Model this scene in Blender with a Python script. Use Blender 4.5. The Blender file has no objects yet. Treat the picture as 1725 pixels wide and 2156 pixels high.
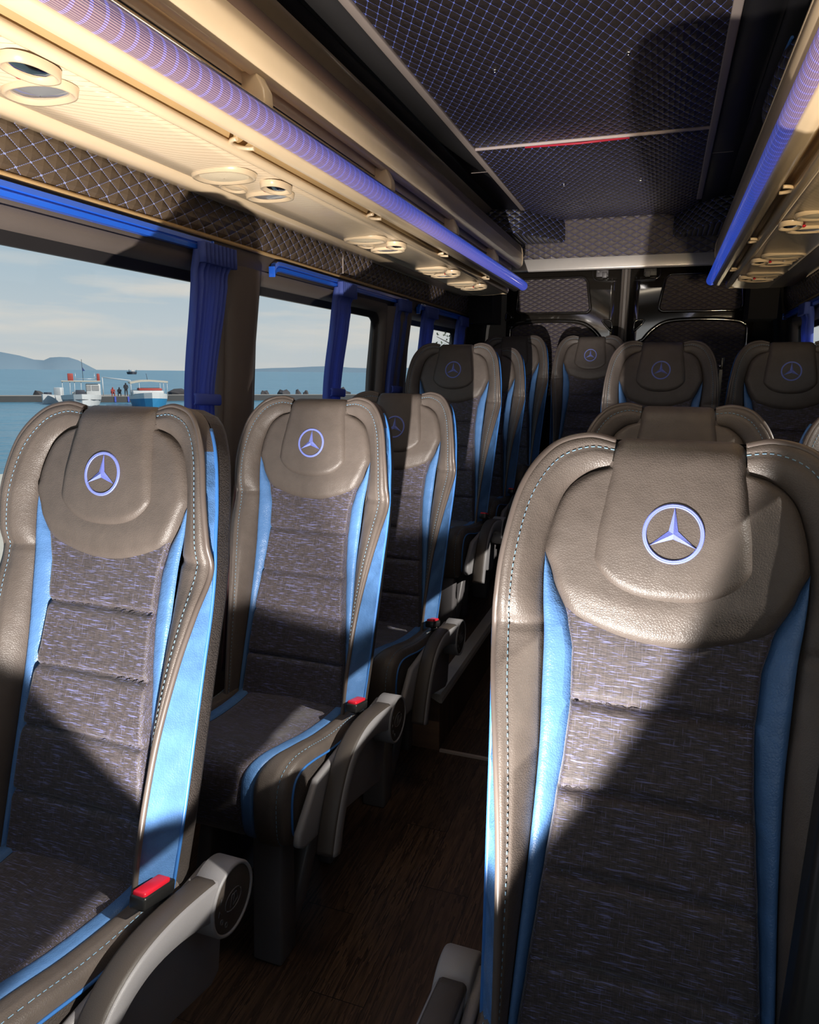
import bpy, bmesh, math, random
from math import sin, cos, pi, sqrt, radians, exp, atan2
from mathutils import Vector, Matrix

random.seed(7)
SC = bpy.context.scene
COL = SC.collection

# ------------------------------------------------------------------ camera
RW = ((0.94363174, 0.07259342, -0.32293859),      # world X, Y, Z seen from the lens (right, down, forward)
      (0.33085168, -0.17793704, 0.9267554),
      (0.00981361, -0.98136059, -0.19192469))
CAM = Vector((0.0, 0.0, 1.31))
cd = bpy.data.cameras.new('camera')
cam = bpy.data.objects.new('camera', cd)
COL.objects.link(cam)
m = Matrix.Identity(4)
for i in range(3):
    m[i][0] = RW[i][0]
    m[i][1] = -RW[i][1]
    m[i][2] = -RW[i][2]
    m[i][3] = CAM[i]
cam.matrix_world = m
cd.sensor_fit = 'HORIZONTAL'
cd.sensor_width = 36.0
cd.lens = 36.0 * 1500.0 / 1725.0
cd.clip_start = 0.02
cd.clip_end = 30000
SC.camera = cam

# ------------------------------------------------------------------ exposure
SC.view_settings.view_transform = 'Standard'
SC.view_settings.look = 'None'
SC.view_settings.gamma = 1.0
SC.view_settings.exposure = 0.0
SC.view_settings.use_curve_mapping = False

# ------------------------------------------------------------------ world: hazy blue sky with thin bands of cloud
W = bpy.data.worlds.new('sky')
SC.world = W
W.use_nodes = True
nt = W.node_tree
nt.nodes.clear()
_o = nt.nodes.new('ShaderNodeOutputWorld')
_b = nt.nodes.new('ShaderNodeBackground')
_tc = nt.nodes.new('ShaderNodeTexCoord')
_sp = nt.nodes.new('ShaderNodeSeparateXYZ')
nt.links.new(_tc.outputs['Generated'], _sp.inputs[0])
_rp = nt.nodes.new('ShaderNodeValToRGB')
nt.links.new(_sp.outputs['Z'], _rp.inputs[0])
_e = _rp.color_ramp.elements
_e[0].position = 0.0; _e[0].color = (0.60, 0.62, 0.62, 1)
_e[1].position = 0.9; _e[1].color = (0.20, 0.38, 0.62, 1)
for p, c in ((0.06, (0.56, 0.62, 0.65, 1)), (0.17, (0.38, 0.52, 0.62, 1)), (0.35, (0.30, 0.47, 0.62, 1))):
    k = _e.new(p); k.color = c
_mp = nt.nodes.new('ShaderNodeMapping')
_mp.inputs['Scale'].default_value = (1.6, 1.6, 13.0)
_mp.inputs['Location'].default_value = (0.3, 0.0, 0.35)
nt.links.new(_tc.outputs['Generated'], _mp.inputs[0])
_nz = nt.nodes.new('ShaderNodeTexNoise')
_nz.inputs['Scale'].default_value = 2.2
_nz.inputs['Detail'].default_value = 7
_nz.inputs['Roughness'].default_value = 0.55
nt.links.new(_mp.outputs[0], _nz.inputs['Vector'])
_r2 = nt.nodes.new('ShaderNodeValToRGB')
_r2.color_ramp.elements[0].position = 0.47
_r2.color_ramp.elements[1].position = 0.66
nt.links.new(_nz.outputs[0], _r2.inputs[0])
_r3 = nt.nodes.new('ShaderNodeValToRGB')      # clouds only low over the sea
_r3.color_ramp.elements[0].position = 0.02; _r3.color_ramp.elements[0].color = (0.5, 0.5, 0.5, 1)
_r3.color_ramp.elements[1].position = 0.16; _r3.color_ramp.elements[1].color = (0.12, 0.12, 0.12, 1)
_k = _r3.color_ramp.elements.new(0.085); _k.color = (1, 1, 1, 1)
nt.links.new(_sp.outputs['Z'], _r3.inputs[0])
_ml = nt.nodes.new('ShaderNodeMath'); _ml.operation = 'MULTIPLY'
nt.links.new(_r2.outputs[0], _ml.inputs[0]); nt.links.new(_r3.outputs[0], _ml.inputs[1])
_mx = nt.nodes.new('ShaderNodeMix'); _mx.data_type = 'RGBA'
nt.links.new(_ml.outputs[0], _mx.inputs[0])
nt.links.new(_rp.outputs[0], _mx.inputs[6])
_mx.inputs[7].default_value = (0.76, 0.71, 0.64, 1)
nt.links.new(_mx.outputs[2], _b.inputs['Color'])
_b.inputs['Strength'].default_value = 1.0
nt.links.new(_b.outputs[0], _o.inputs[0])

# ------------------------------------------------------------------ lights
def lamp(name, kind, loc, energy, color=(1, 1, 1), aim=None, **kw):
    d = bpy.data.lights.new(name, kind)
    d.energy = energy
    d.color = color
    for k, v in kw.items():
        setattr(d, k, v)
    o = bpy.data.objects.new(name, d)
    COL.objects.link(o)
    o.location = loc
    if aim is not None:
        o.rotation_euler = Vector(aim).to_track_quat('-Z', 'Y').to_euler()
    return o

lamp('sun', 'SUN', (0, 0, 20), 5.5, (1.0, 0.92, 0.82), aim=(-1.0, 0.10, -0.725), angle=radians(0.5))
# hard beam of light thrown up through the cabin from low in the aisle beside the photographer
lamp('key_beam', 'SPOT', (-0.215, 0.10, 0.43), 235.0, (1.0, 0.93, 0.86), aim=(-0.274, 0.709, 0.649),
     spot_size=radians(66), spot_blend=0.10, shadow_soft_size=0.012)
# brighter core of the same beam, running down the cabin
lamp('key_core', 'SPOT', (-0.215, 0.10, 0.43), 320.0, (1.0, 0.93, 0.86), aim=(-0.146, 0.922, 0.365),
     spot_size=radians(27), spot_blend=0.6, shadow_soft_size=0.012)
# added warm fill lamp, out of view, grazing up under the right rack
lamp('right_rack_fill', 'AREA', (0.60, -0.50, 1.12), 3.2, (1.0, 0.80, 0.52), aim=(-0.04, 1.0, 0.27),
     shape='RECTANGLE', size=0.25, size_y=0.25, spread=radians(34))
# warm dome lamp in the front roof lining, above the first rows
lamp('dome_lamp', 'AREA', (-0.30, 1.15, 2.125), 2.6, (1.0, 0.84, 0.62), aim=(0, 0, -1),
     shape='RECTANGLE', size=0.5, size_y=0.3)
# daylight from the open front of the bus, behind the photographer
lamp('front_daylight', 'AREA', (-0.28, -1.5, 1.45), 3.5, (1.0, 0.97, 0.93), aim=(0, 1, 0.05),
     shape='RECTANGLE', size=1.7, size_y=0.9)

# ------------------------------------------------------------------ materials
class NB:
    def __init__(s, name):
        s.m = bpy.data.materials.new(name)
        s.m.use_nodes = True
        s.t = s.m.node_tree
        s.t.nodes.clear()
        s.out = s.n('ShaderNodeOutputMaterial')
        s.p = s.n('ShaderNodeBsdfPrincipled')
        s.l(s.p.outputs[0], s.out.inputs[0])
        s._tc = None
    def n(s, k): return s.t.nodes.new(k)
    def l(s, a, b): s.t.links.new(a, b)
    def set(s, sock, v):
        if hasattr(v, 'is_linked') or hasattr(v, 'links'): s.l(v, sock)
        else: sock.default_value = v
    def obj(s):
        if s._tc is None: s._tc = s.n('ShaderNodeTexCoord')
        return s._tc.outputs['Object']
    def xyz(s):
        k = s.n('ShaderNodeSeparateXYZ'); s.l(s.obj(), k.inputs[0]); return k.outputs
    def ma(s, op, a, b=None, c=None):
        k = s.n('ShaderNodeMath'); k.operation = op
        s.set(k.inputs[0], a)
        if b is not None: s.set(k.inputs[1], b)
        if c is not None: s.set(k.inputs[2], c)
        return k.outputs[0]
    def scale(s, v, loc=(0, 0, 0)):
        k = s.n('ShaderNodeMapping'); k.inputs['Scale'].default_value = v; k.inputs['Location'].default_value = loc
        s.l(s.obj(), k.inputs[0]); return k.outputs[0]
    def noise(s, vec, sc=1, det=2, ro=0.5):
        k = s.n('ShaderNodeTexNoise'); s.l(vec, k.inputs['Vector'])
        k.inputs['Scale'].default_value = sc; k.inputs['Detail'].default_value = det; k.inputs['Roughness'].default_value = ro
        return k.outputs[0]
    def voro(s, vec, sc, feat='F1'):
        k = s.n('ShaderNodeTexVoronoi'); k.feature = feat; s.l(vec, k.inputs['Vector']); k.inputs['Scale'].default_value = sc
        return k.outputs['Distance']
    def ramp(s, v, lo, hi, a=0.0, b=1.0):
        k = s.n('ShaderNodeMapRange'); s.set(k.inputs[0], v)
        k.inputs[1].default_value = lo; k.inputs[2].default_value = hi; k.inputs[3].default_value = a; k.inputs[4].default_value = b
        return k.outputs[0]
    def mix(s, f, a, b):
        k = s.n('ShaderNodeMix'); k.data_type = 'RGBA'
        s.set(k.inputs[0], f); s.set(k.inputs[6], a); s.set(k.inputs[7], b)
        return k.outputs[2]
    def bump(s, h, strength=0.3, dist=0.002):
        k = s.n('ShaderNodeBump'); k.inputs['Strength'].default_value = strength; k.inputs['Distance'].default_value = dist
        s.l(h, k.inputs['Height']); s.l(k.outputs[0], s.p.inputs['Normal']); return k
    def fin(s, col=None, rough=None, metal=None, spec=None, coat=None, coatr=None, sheen=None):
        I = s.p.inputs
        for k, v in (('Base Color', col), ('Roughness', rough), ('Metallic', metal), ('Specular IOR Level', spec),
                     ('Coat Weight', coat), ('Coat Roughness', coatr), ('Sheen Weight', sheen)):
            if v is not None: s.set(I[k], v)
        return s.m

def C(r, g, b): return (r, g, b, 1.0)

def leather(name, col, rough=0.44, grain=300, strength=0.22, wr=0.22):
    n = NB(name)
    v = n.voro(n.obj(), grain, 'DISTANCE_TO_EDGE')
    g = n.ramp(v, 0.0, 0.25)
    w = n.noise(n.obj(), 16, 3)
    b1 = n.n('ShaderNodeBump'); b1.inputs['Strength'].default_value = wr; b1.inputs['Distance'].default_value = 0.012
    n.l(w, b1.inputs['Height'])
    b2 = n.n('ShaderNodeBump'); b2.inputs['Strength'].default_value = strength; b2.inputs['Distance'].default_value = 0.0009
    n.l(g, b2.inputs['Height']); n.l(b1.outputs[0], b2.inputs['Normal']); n.l(b2.outputs[0], n.p.inputs['Normal'])
    n.p.inputs['IOR'].default_value = 1.45
    c2 = tuple(x * 0.8 for x in col[:3]) + (1,)
    return n.fin(n.mix(n.noise(n.obj(), 30, 3), c2, tuple(min(1, x * 1.18) for x in col[:3]) + (1,)), rough)

def plain(name, col, rough=0.5, metal=0.0, spec=None, coat=None, fine=0.0, sc=300, coatr=0.05):
    n = NB(name)
    nz = n.noise(n.obj(), 9, 4)
    lo = tuple(x * 0.88 for x in col[:3]) + (1,)
    hi = tuple(min(1, x * 1.1) for x in col[:3]) + (1,)
    if fine: n.bump(n.noise(n.obj(), sc, 2), fine, 0.0006)
    return n.fin(n.mix(nz, lo, hi), rough, metal, spec, coat, coatr)

def quilt(name, axes, du, dv, base, stitch, lw=0.045, bump=0.9, rough=0.42, depth=0.008, off=(0, 0), dotw=0.12):
    n = NB(name)
    o = n.xyz()
    P = n.ma('DIVIDE', o[axes[0]], du); Q = n.ma('DIVIDE', o[axes[1]], dv)
    a = n.ma('ADD', n.ma('ADD', P, Q), off[0]); b = n.ma('ADD', n.ma('SUBTRACT', P, Q), off[1])
    ta = n.ma('ABSOLUTE', n.ma('SUBTRACT', n.ma('FRACT', a), 0.5))
    tb = n.ma('ABSOLUTE', n.ma('SUBTRACT', n.ma('FRACT', b), 0.5))
    ha = n.ma('SUBTRACT', 0.5, ta); hb = n.ma('SUBTRACT', 0.5, tb)      # 0 on a seam, .5 mid-cell
    mn = n.ma('MINIMUM', ha, hb)
    pil = n.ma('POWER', n.ma('MULTIPLY', mn, 2.0), 0.55)
    la = n.ma('MULTIPLY', n.ma('LESS_THAN', ha, lw), n.ma('GREATER_THAN', n.ma('FRACT', n.ma('MULTIPLY', b, 7)), 0.30))
    lb = n.ma('MULTIPLY', n.ma('LESS_THAN', hb, lw), n.ma('GREATER_THAN', n.ma('FRACT', n.ma('MULTIPLY', a, 7)), 0.30))
    dot = n.ma('LESS_THAN', n.ma('ADD', ha, hb), dotw)
    st = n.ma('MAXIMUM', n.ma('MULTIPLY', n.ma('MAXIMUM', la, lb), 0.75), dot)
    gr = n.noise(n.obj(), 240, 2)
    hh = n.ma('ADD', pil, n.ma('MULTIPLY', gr, 0.06))
    n.bump(hh, bump, depth)
    return n.fin(n.mix(st, base, stitch), n.ma('ADD', rough, n.ma('MULTIPLY', st, 0.25)))

M = {}
M['leather'] = leather('brown_grey_leather', C(0.094, 0.077, 0.067))
M['leather_dark'] = leather('dark_shell_leather', C(0.062, 0.052, 0.047), 0.5, 200, 0.5, 0.3)
M['blue'] = leather('blue_leather', C(0.080, 0.185, 0.40), 0.38, 240, 0.25, 0.45)
M['piping'] = plain('brown_piping', C(0.10, 0.08, 0.07), 0.35)
M['blue_piping'] = plain('blue_piping', C(0.04, 0.16, 0.45), 0.4)
M['thread'] = plain('pale_blue_thread', C(0.19, 0.33, 0.46), 0.7)
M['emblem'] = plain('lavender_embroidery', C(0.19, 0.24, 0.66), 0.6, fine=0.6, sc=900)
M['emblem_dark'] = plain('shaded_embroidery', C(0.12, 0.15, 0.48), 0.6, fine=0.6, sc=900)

def fabric():
    n = NB('streaked_fabric')
    s1 = n.noise(n.scale((70, 900, 900)), 1, 2, 0.6)
    s2 = n.noise(n.scale((900, 60, 60), (3, 1, 0)), 1, 1, 0.5)
    s3 = n.noise(n.scale((34, 620, 620), (7, 2, 5)), 1, 2, 0.55)
    weave = n.ma('ADD', n.ma('MULTIPLY', s1, 0.7), n.ma('MULTIPLY', s2, 0.3))
    base = n.mix(n.ramp(weave, 0.38, 0.62), C(0.020, 0.015, 0.018), C(0.074, 0.058, 0.059))
    f = n.ma('MULTIPLY', n.ramp(s3, 0.58, 0.68), 0.70)
    f2 = n.ma('MULTIPLY', n.ramp(s2, 0.68, 0.74), 0.35)
    col = n.mix(n.ma('MAXIMUM', f, f2), base, C(0.20, 0.22, 0.50))
    n.bump(weave, 0.55, 0.0012)
    return n.fin(col, 0.62, sheen=0.25)
M['fabric'] = fabric()
M['groove'] = plain('dark_seam', C(0.01, 0.01, 0.02), 0.8)
M['ceil_quilt'] = quilt('ceiling_quilt', (0, 1), 0.0315, 0.062, C(0.030, 0.023, 0.021), C(0.22, 0.30, 0.95), 0.026, 0.8, 0.42, 0.006, dotw=0.13)
M['wall_quilt'] = quilt('wall_quilt', (1, 2), 0.058, 0.0305, C(0.105, 0.074, 0.048), C(0.45, 0.53, 0.98), 0.026, 0.9, 0.34, 0.008, (0.25, 0.1), dotw=0.10)
M['rear_quilt'] = quilt('rear_quilt', (0, 2), 0.058, 0.0280, C(0.125, 0.104, 0.100), C(0.07, 0.07, 0.24), 0.05, 1.0, 0.45, 0.010, dotw=0.10)
M['shelf_quilt'] = quilt('shelf_quilt', (0, 2), 0.066, 0.0335, C(0.120, 0.102, 0.094), C(0.11, 0.13, 0.45), 0.04, 1.0, 0.45, 0.011, dotw=0.10)
M['box_quilt'] = quilt('box_quilt', (1, 2), 0.060, 0.0335, C(0.026, 0.022, 0.022), C(0.20, 0.28, 0.90), 0.03, 0.9, 0.45, 0.008, dotw=0.13)
M['box_quilt_front'] = quilt('box_quilt_front', (0, 2), 0.050, 0.0335, C(0.026, 0.022, 0.022), C(0.20, 0.28, 0.80), 0.03, 0.9, 0.45, 0.008, dotw=0.13)
M['trim_fabric'] = plain('brown_wall_trim', C(0.115, 0.093, 0.081), 0.55, fine=0.5, sc=500)
M['carpet'] = plain('dark_carpet', C(0.010, 0.0085, 0.008), 0.95, fine=0.8, sc=400)
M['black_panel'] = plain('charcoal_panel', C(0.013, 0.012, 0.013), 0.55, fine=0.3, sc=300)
M['lit_panel'] = plain('lit_charcoal_panel', C(0.045, 0.042, 0.042), 0.55, fine=0.3, sc=300)  # same charcoal panel made paler, the light on it put into the colour
M['frit'] = plain('black_window_band', C(0.02, 0.018, 0.018), 0.35)
M['alu'] = plain('satin_aluminium', C(0.78, 0.73, 0.68), 0.38, 0.6)
M['trim_beige'] = plain('beige_edge_trim', C(0.40, 0.33, 0.29), 0.45)
M['chrome'] = plain('chrome', C(0.75, 0.72, 0.68), 0.12, 1.0)
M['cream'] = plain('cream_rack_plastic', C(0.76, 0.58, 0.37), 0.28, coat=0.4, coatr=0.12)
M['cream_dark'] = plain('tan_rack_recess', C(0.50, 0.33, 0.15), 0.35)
M['shaded_cream'] = plain('shaded_cream', C(0.10, 0.060, 0.040), 0.4)  # cream rail plastic with its shade put into the colour
def cloth():
    n = NB('royal_blue_curtain')
    n.bump(n.noise(n.obj(), 700, 2), 0.4, 0.0006)
    n.fin(n.mix(n.noise(n.obj(), 9, 4), C(0.100, 0.150, 0.46), C(0.125, 0.180, 0.54)), 0.75)
    tl = n.n('ShaderNodeBsdfTranslucent'); tl.inputs[0].default_value = (0.22, 0.30, 0.78, 1)
    mx = n.n('ShaderNodeMixShader'); mx.inputs[0].default_value = 0.50
    n.l(n.p.outputs[0], mx.inputs[1]); n.l(tl.outputs[0], mx.inputs[2]); n.l(mx.outputs[0], n.out.inputs[0])
    return n.m
M['curtain'] = cloth()
M['rail_blue'] = plain('blue_curtain_rail', C(0.02, 0.13, 0.72), 0.22, coat=0.5)
M['grey_plastic'] = plain('grey_plastic', C(0.24, 0.232, 0.24), 0.45, fine=0.5, sc=800)
M['dark_plastic'] = plain('dark_brown_rubber', C(0.058, 0.047, 0.040), 0.5, fine=0.5, sc=700)
M['black_plastic'] = plain('black_plastic', C(0.012, 0.012, 0.012), 0.35)
M['steel_grey'] = plain('grey_painted_steel', C(0.105, 0.098, 0.102), 0.4)
M['red'] = plain('red_plastic', C(0.62, 0.012, 0.03), 0.35)
M['maroon'] = plain('maroon_belt', C(0.055, 0.018, 0.02), 0.7)
M['gloss_black'] = plain('gloss_black_paint', C(0.020, 0.017, 0.014), 0.06, spec=0.9, coat=1.0, coatr=0.03)
M['rubber'] = plain('grey_rubber_seal', C(0.10, 0.085, 0.075), 0.5)
M['lens'] = plain('clear_lamp_lens', C(0.55, 0.52, 0.50), 0.08, 0.6)
M['speaker'] = plain('cream_speaker_mesh', C(0.80, 0.66, 0.45), 0.6, fine=1.0, sc=500)
M['pink'] = plain('red_piping', C(0.55, 0.03, 0.06), 0.5)
M['white_piping'] = plain('white_piping', C(0.62, 0.52, 0.50), 0.5)

def wood(name, along='Y', bright=1.0):
    n = NB(name)
    o = n.xyz()
    ai, ci = (1, 0) if along == 'Y' else (2, 1)
    wid, ln = 0.125, 0.62
    row = n.ma('FLOOR', n.ma('DIVIDE', o[ci], wid))
    sh = n.ma('MULTIPLY', n.ma('FRACT', n.ma('MULTIPLY', row, 0.377)), ln)
    u = n.ma('DIVIDE', n.ma('ADD', o[ai], sh), ln)
    brd = n.ma('FLOOR', u)
    idv = n.ma('FRACT', n.ma('MULTIPLY', n.ma('SINE', n.ma('ADD', n.ma('MULTIPLY', row, 12.9), n.ma('MULTIPLY', brd, 78.2))), 437.5))
    cv = n.n('ShaderNodeCombineXYZ')
    n.l(n.ma('ADD', n.ma('MULTIPLY', o[ai], 2.0), n.ma('MULTIPLY', idv, 17)), cv.inputs[0])
    n.l(n.ma('MULTIPLY', o[ci], 26), cv.inputs[1])
    n.l(n.ma('MULTIPLY', idv, 9), cv.inputs[2])
    g1 = n.noise(cv.outputs[0], 1.0, 5, 0.6)
    rings = n.ma('FRACT', n.ma('MULTIPLY', g1, 9))
    cv2 = n.n('ShaderNodeCombineXYZ')
    n.l(n.ma('MULTIPLY', o[ai], 14), cv2.inputs[0]); n.l(n.ma('MULTIPLY', o[ci], 320), cv2.inputs[1]); n.l(n.ma('MULTIPLY', idv, 5), cv2.inputs[2])
    fine = n.noise(cv2.outputs[0], 1, 3)
    f = n.ma('ADD', n.ma('MULTIPLY', n.ramp(rings, 0.0, 1.0), 0.55), n.ma('MULTIPLY', fine, 0.45))
    col = n.mix(n.ramp(f, 0.2, 0.85), C(0.012 * bright, 0.007 * bright, 0.005 * bright), C(0.085 * bright, 0.050 * bright, 0.030 * bright))
    col = n.mix(n.ma('MULTIPLY', idv, 0.45), col, C(0.02 * bright, 0.012 * bright, 0.009 * bright))
    e1 = n.ma('LESS_THAN', n.ma('FRACT', n.ma('DIVIDE', o[ci], wid)), 0.012)
    e2 = n.ma('LESS_THAN', n.ma('FRACT', u), 0.003)
    col = n.mix(n.ma('MAXIMUM', e1, e2), col, C(0.004, 0.003, 0.002))
    n.bump(f, 0.25, 0.001)
    return n.fin(col, 0.42)
M['wood'] = wood('dark_wood_planks', 'Y', 1.7)
M['wood_face'] = wood('wood_face_board', 'Z', 4.2)

def tube_mat():
    n = NB('ribbed_blue_light_tube')
    o = n.xyz()
    a = n.ma('ARCTAN2', n.ma('SUBTRACT', o[2], 1.790), n.ma('SUBTRACT', n.ma('ABSOLUTE', n.ma('ADD', o[0], 0.29)), 0.485))
    rib = n.ma('SINE', n.ma('MULTIPLY', a, 46))
    ph = n.ma('FRACT', n.ma('DIVIDE', o[1], 0.030))
    ring = n.ma('LESS_THAN', n.ma('ABSOLUTE', n.ma('SUBTRACT', ph, 0.5)), 0.12)
    ring = n.ma('MULTIPLY', ring, n.ramp(rib, -0.8, 0.2))
    n.bump(rib, 0.5, 0.0015)
    n.l(n.mix(n.ma('MULTIPLY', ring, n.ramp(o[1], 0.5, 3.0, 1.0, 0.1)), C(0.012, 0.085, 0.72), C(0.10, 0.20, 1.0)), n.p.inputs['Emission Color'])
    fade = n.ramp(o[1], 0.5, 3.0, 1.0, 0.1)
    n.l(n.ma('ADD', n.ramp(o[1], 0.7, 3.0, 0.16, 0.66), n.ma('MULTIPLY', n.ma('MULTIPLY', ring, fade), 0.75)), n.p.inputs['Emission Strength'])
    return n.fin(n.mix(n.ramp(rib, -1, 1), C(0.20, 0.11, 0.085), C(0.54, 0.37, 0.31)), 0.3, coat=0.5)
M['tube'] = tube_mat()

def ribbed_cream():
    n = NB('wave_grooved_cream_panel')
    o = n.xyz()
    x = n.ma('SUBTRACT', n.ma('ABSOLUTE', n.ma('ADD', o[0], 0.29)), 0.545)
    yy = n.ma('SUBTRACT', n.ma('FRACT', n.ma('DIVIDE', n.ma('ADD', o[1], 0.56), 0.70)), 0.5)
    arc = n.ma('ADD', n.ma('MULTIPLY', o[1], 1.0), n.ma('MULTIPLY', n.ma('MULTIPLY', x, x), 2.3))
    g = n.ma('ABSOLUTE', n.ma('SUBTRACT', n.ma('FRACT', n.ma('DIVIDE', arc, 0.0225)), 0.5))
    g = n.ramp(g, 0.0, 0.07)
    n.bump(g, 0.5, 0.002)
    return n.fin(n.mix(g, C(0.54, 0.37, 0.20), C(0.78, 0.61, 0.41)), 0.32, coat=0.3, coatr=0.15)
M['ribbed'] = ribbed_cream()

def glass():
    n = NB('tinted_window_glass')
    n.t.nodes.remove(n.p)
    tr = n.n('ShaderNodeBsdfTransparent'); tr.inputs[0].default_value = (0.90, 0.93, 0.94, 1)
    gl = n.n('ShaderNodeBsdfGlossy'); gl.inputs['Roughness'].default_value = 0.02
    lw = n.n('ShaderNodeLayerWeight'); lw.inputs['Blend'].default_value = 0.5
    fr = n.ma('ADD', 0.02, n.ma('MULTIPLY', n.ma('POWER', lw.outputs['Facing'], 5.0), 0.45))
    mx = n.n('ShaderNodeMixShader')
    n.l(fr, mx.inputs[0]); n.l(tr.outputs[0], mx.inputs[1]); n.l(gl.outputs[0], mx.inputs[2]); n.l(mx.outputs[0], n.out.inputs[0])
    return n.m
M['glass'] = glass()

def sea_mat():
    n = NB('sea_water')
    w = n.noise(n.scale((0.09, 0.09, 1)), 1, 6, 0.6)
    w2 = n.noise(n.scale((0.006, 0.02, 1)), 1, 3, 0.6)
    n.bump(w, 0.9, 1.6)
    return n.fin(n.mix(w2, C(0.035, 0.13, 0.20), C(0.075, 0.20, 0.27)), 0.28, spec=0.35)
M['sea'] = sea_mat()
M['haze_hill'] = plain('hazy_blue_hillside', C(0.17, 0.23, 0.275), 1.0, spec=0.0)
M['concrete'] = plain('pale_concrete', C(0.28, 0.24, 0.20), 0.9)
M['concrete_dark'] = plain('dark_concrete_side', C(0.06, 0.06, 0.06), 0.9)  # darker tone for the pier's side faces
M['paved'] = plain('pale_paving', C(0.50, 0.45, 0.37), 0.9)  # kept pale so the sunlit quay bounces light up into the cabin
M['rock'] = plain('dark_rock', C(0.045, 0.04, 0.04), 0.9, fine=0.8, sc=4)
M['rock_pale'] = plain('pale_rock', C(0.20, 0.17, 0.14), 0.9, fine=0.8, sc=4)
M['boat_white'] = plain('boat_white_paint', C(0.46, 0.47, 0.47), 0.5)
M['boat_blue'] = plain('boat_blue_paint', C(0.015, 0.15, 0.30), 0.5)
M['boat_red'] = plain('boat_red_paint', C(0.28, 0.04, 0.03), 0.6)
M['boat_dark'] = plain('boat_dark', C(0.03, 0.035, 0.05), 0.6)
M['canvas'] = plain('cream_canvas', C(0.42, 0.38, 0.31), 0.8)
M['navy_cloth'] = plain('navy_cloth', C(0.03, 0.05, 0.16), 0.85)
M['dark_cloth'] = plain('dark_clothing', C(0.02, 0.022, 0.028), 0.9)
M['leaf'] = plain('green_leaves', C(0.035, 0.055, 0.018), 0.8)
M['bark'] = plain('brown_bark', C(0.06, 0.045, 0.035), 0.9)

# ------------------------------------------------------------------ geometry helpers
def link(name, me, parent=None, mats=None):
    o = bpy.data.objects.new(name, me)
    COL.objects.link(o)
    if mats:
        for x in (mats if isinstance(mats, (list, tuple)) else [mats]):
            me.materials.append(M[x] if isinstance(x, str) else x)
    if parent is not None: o.parent = parent
    return o

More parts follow.
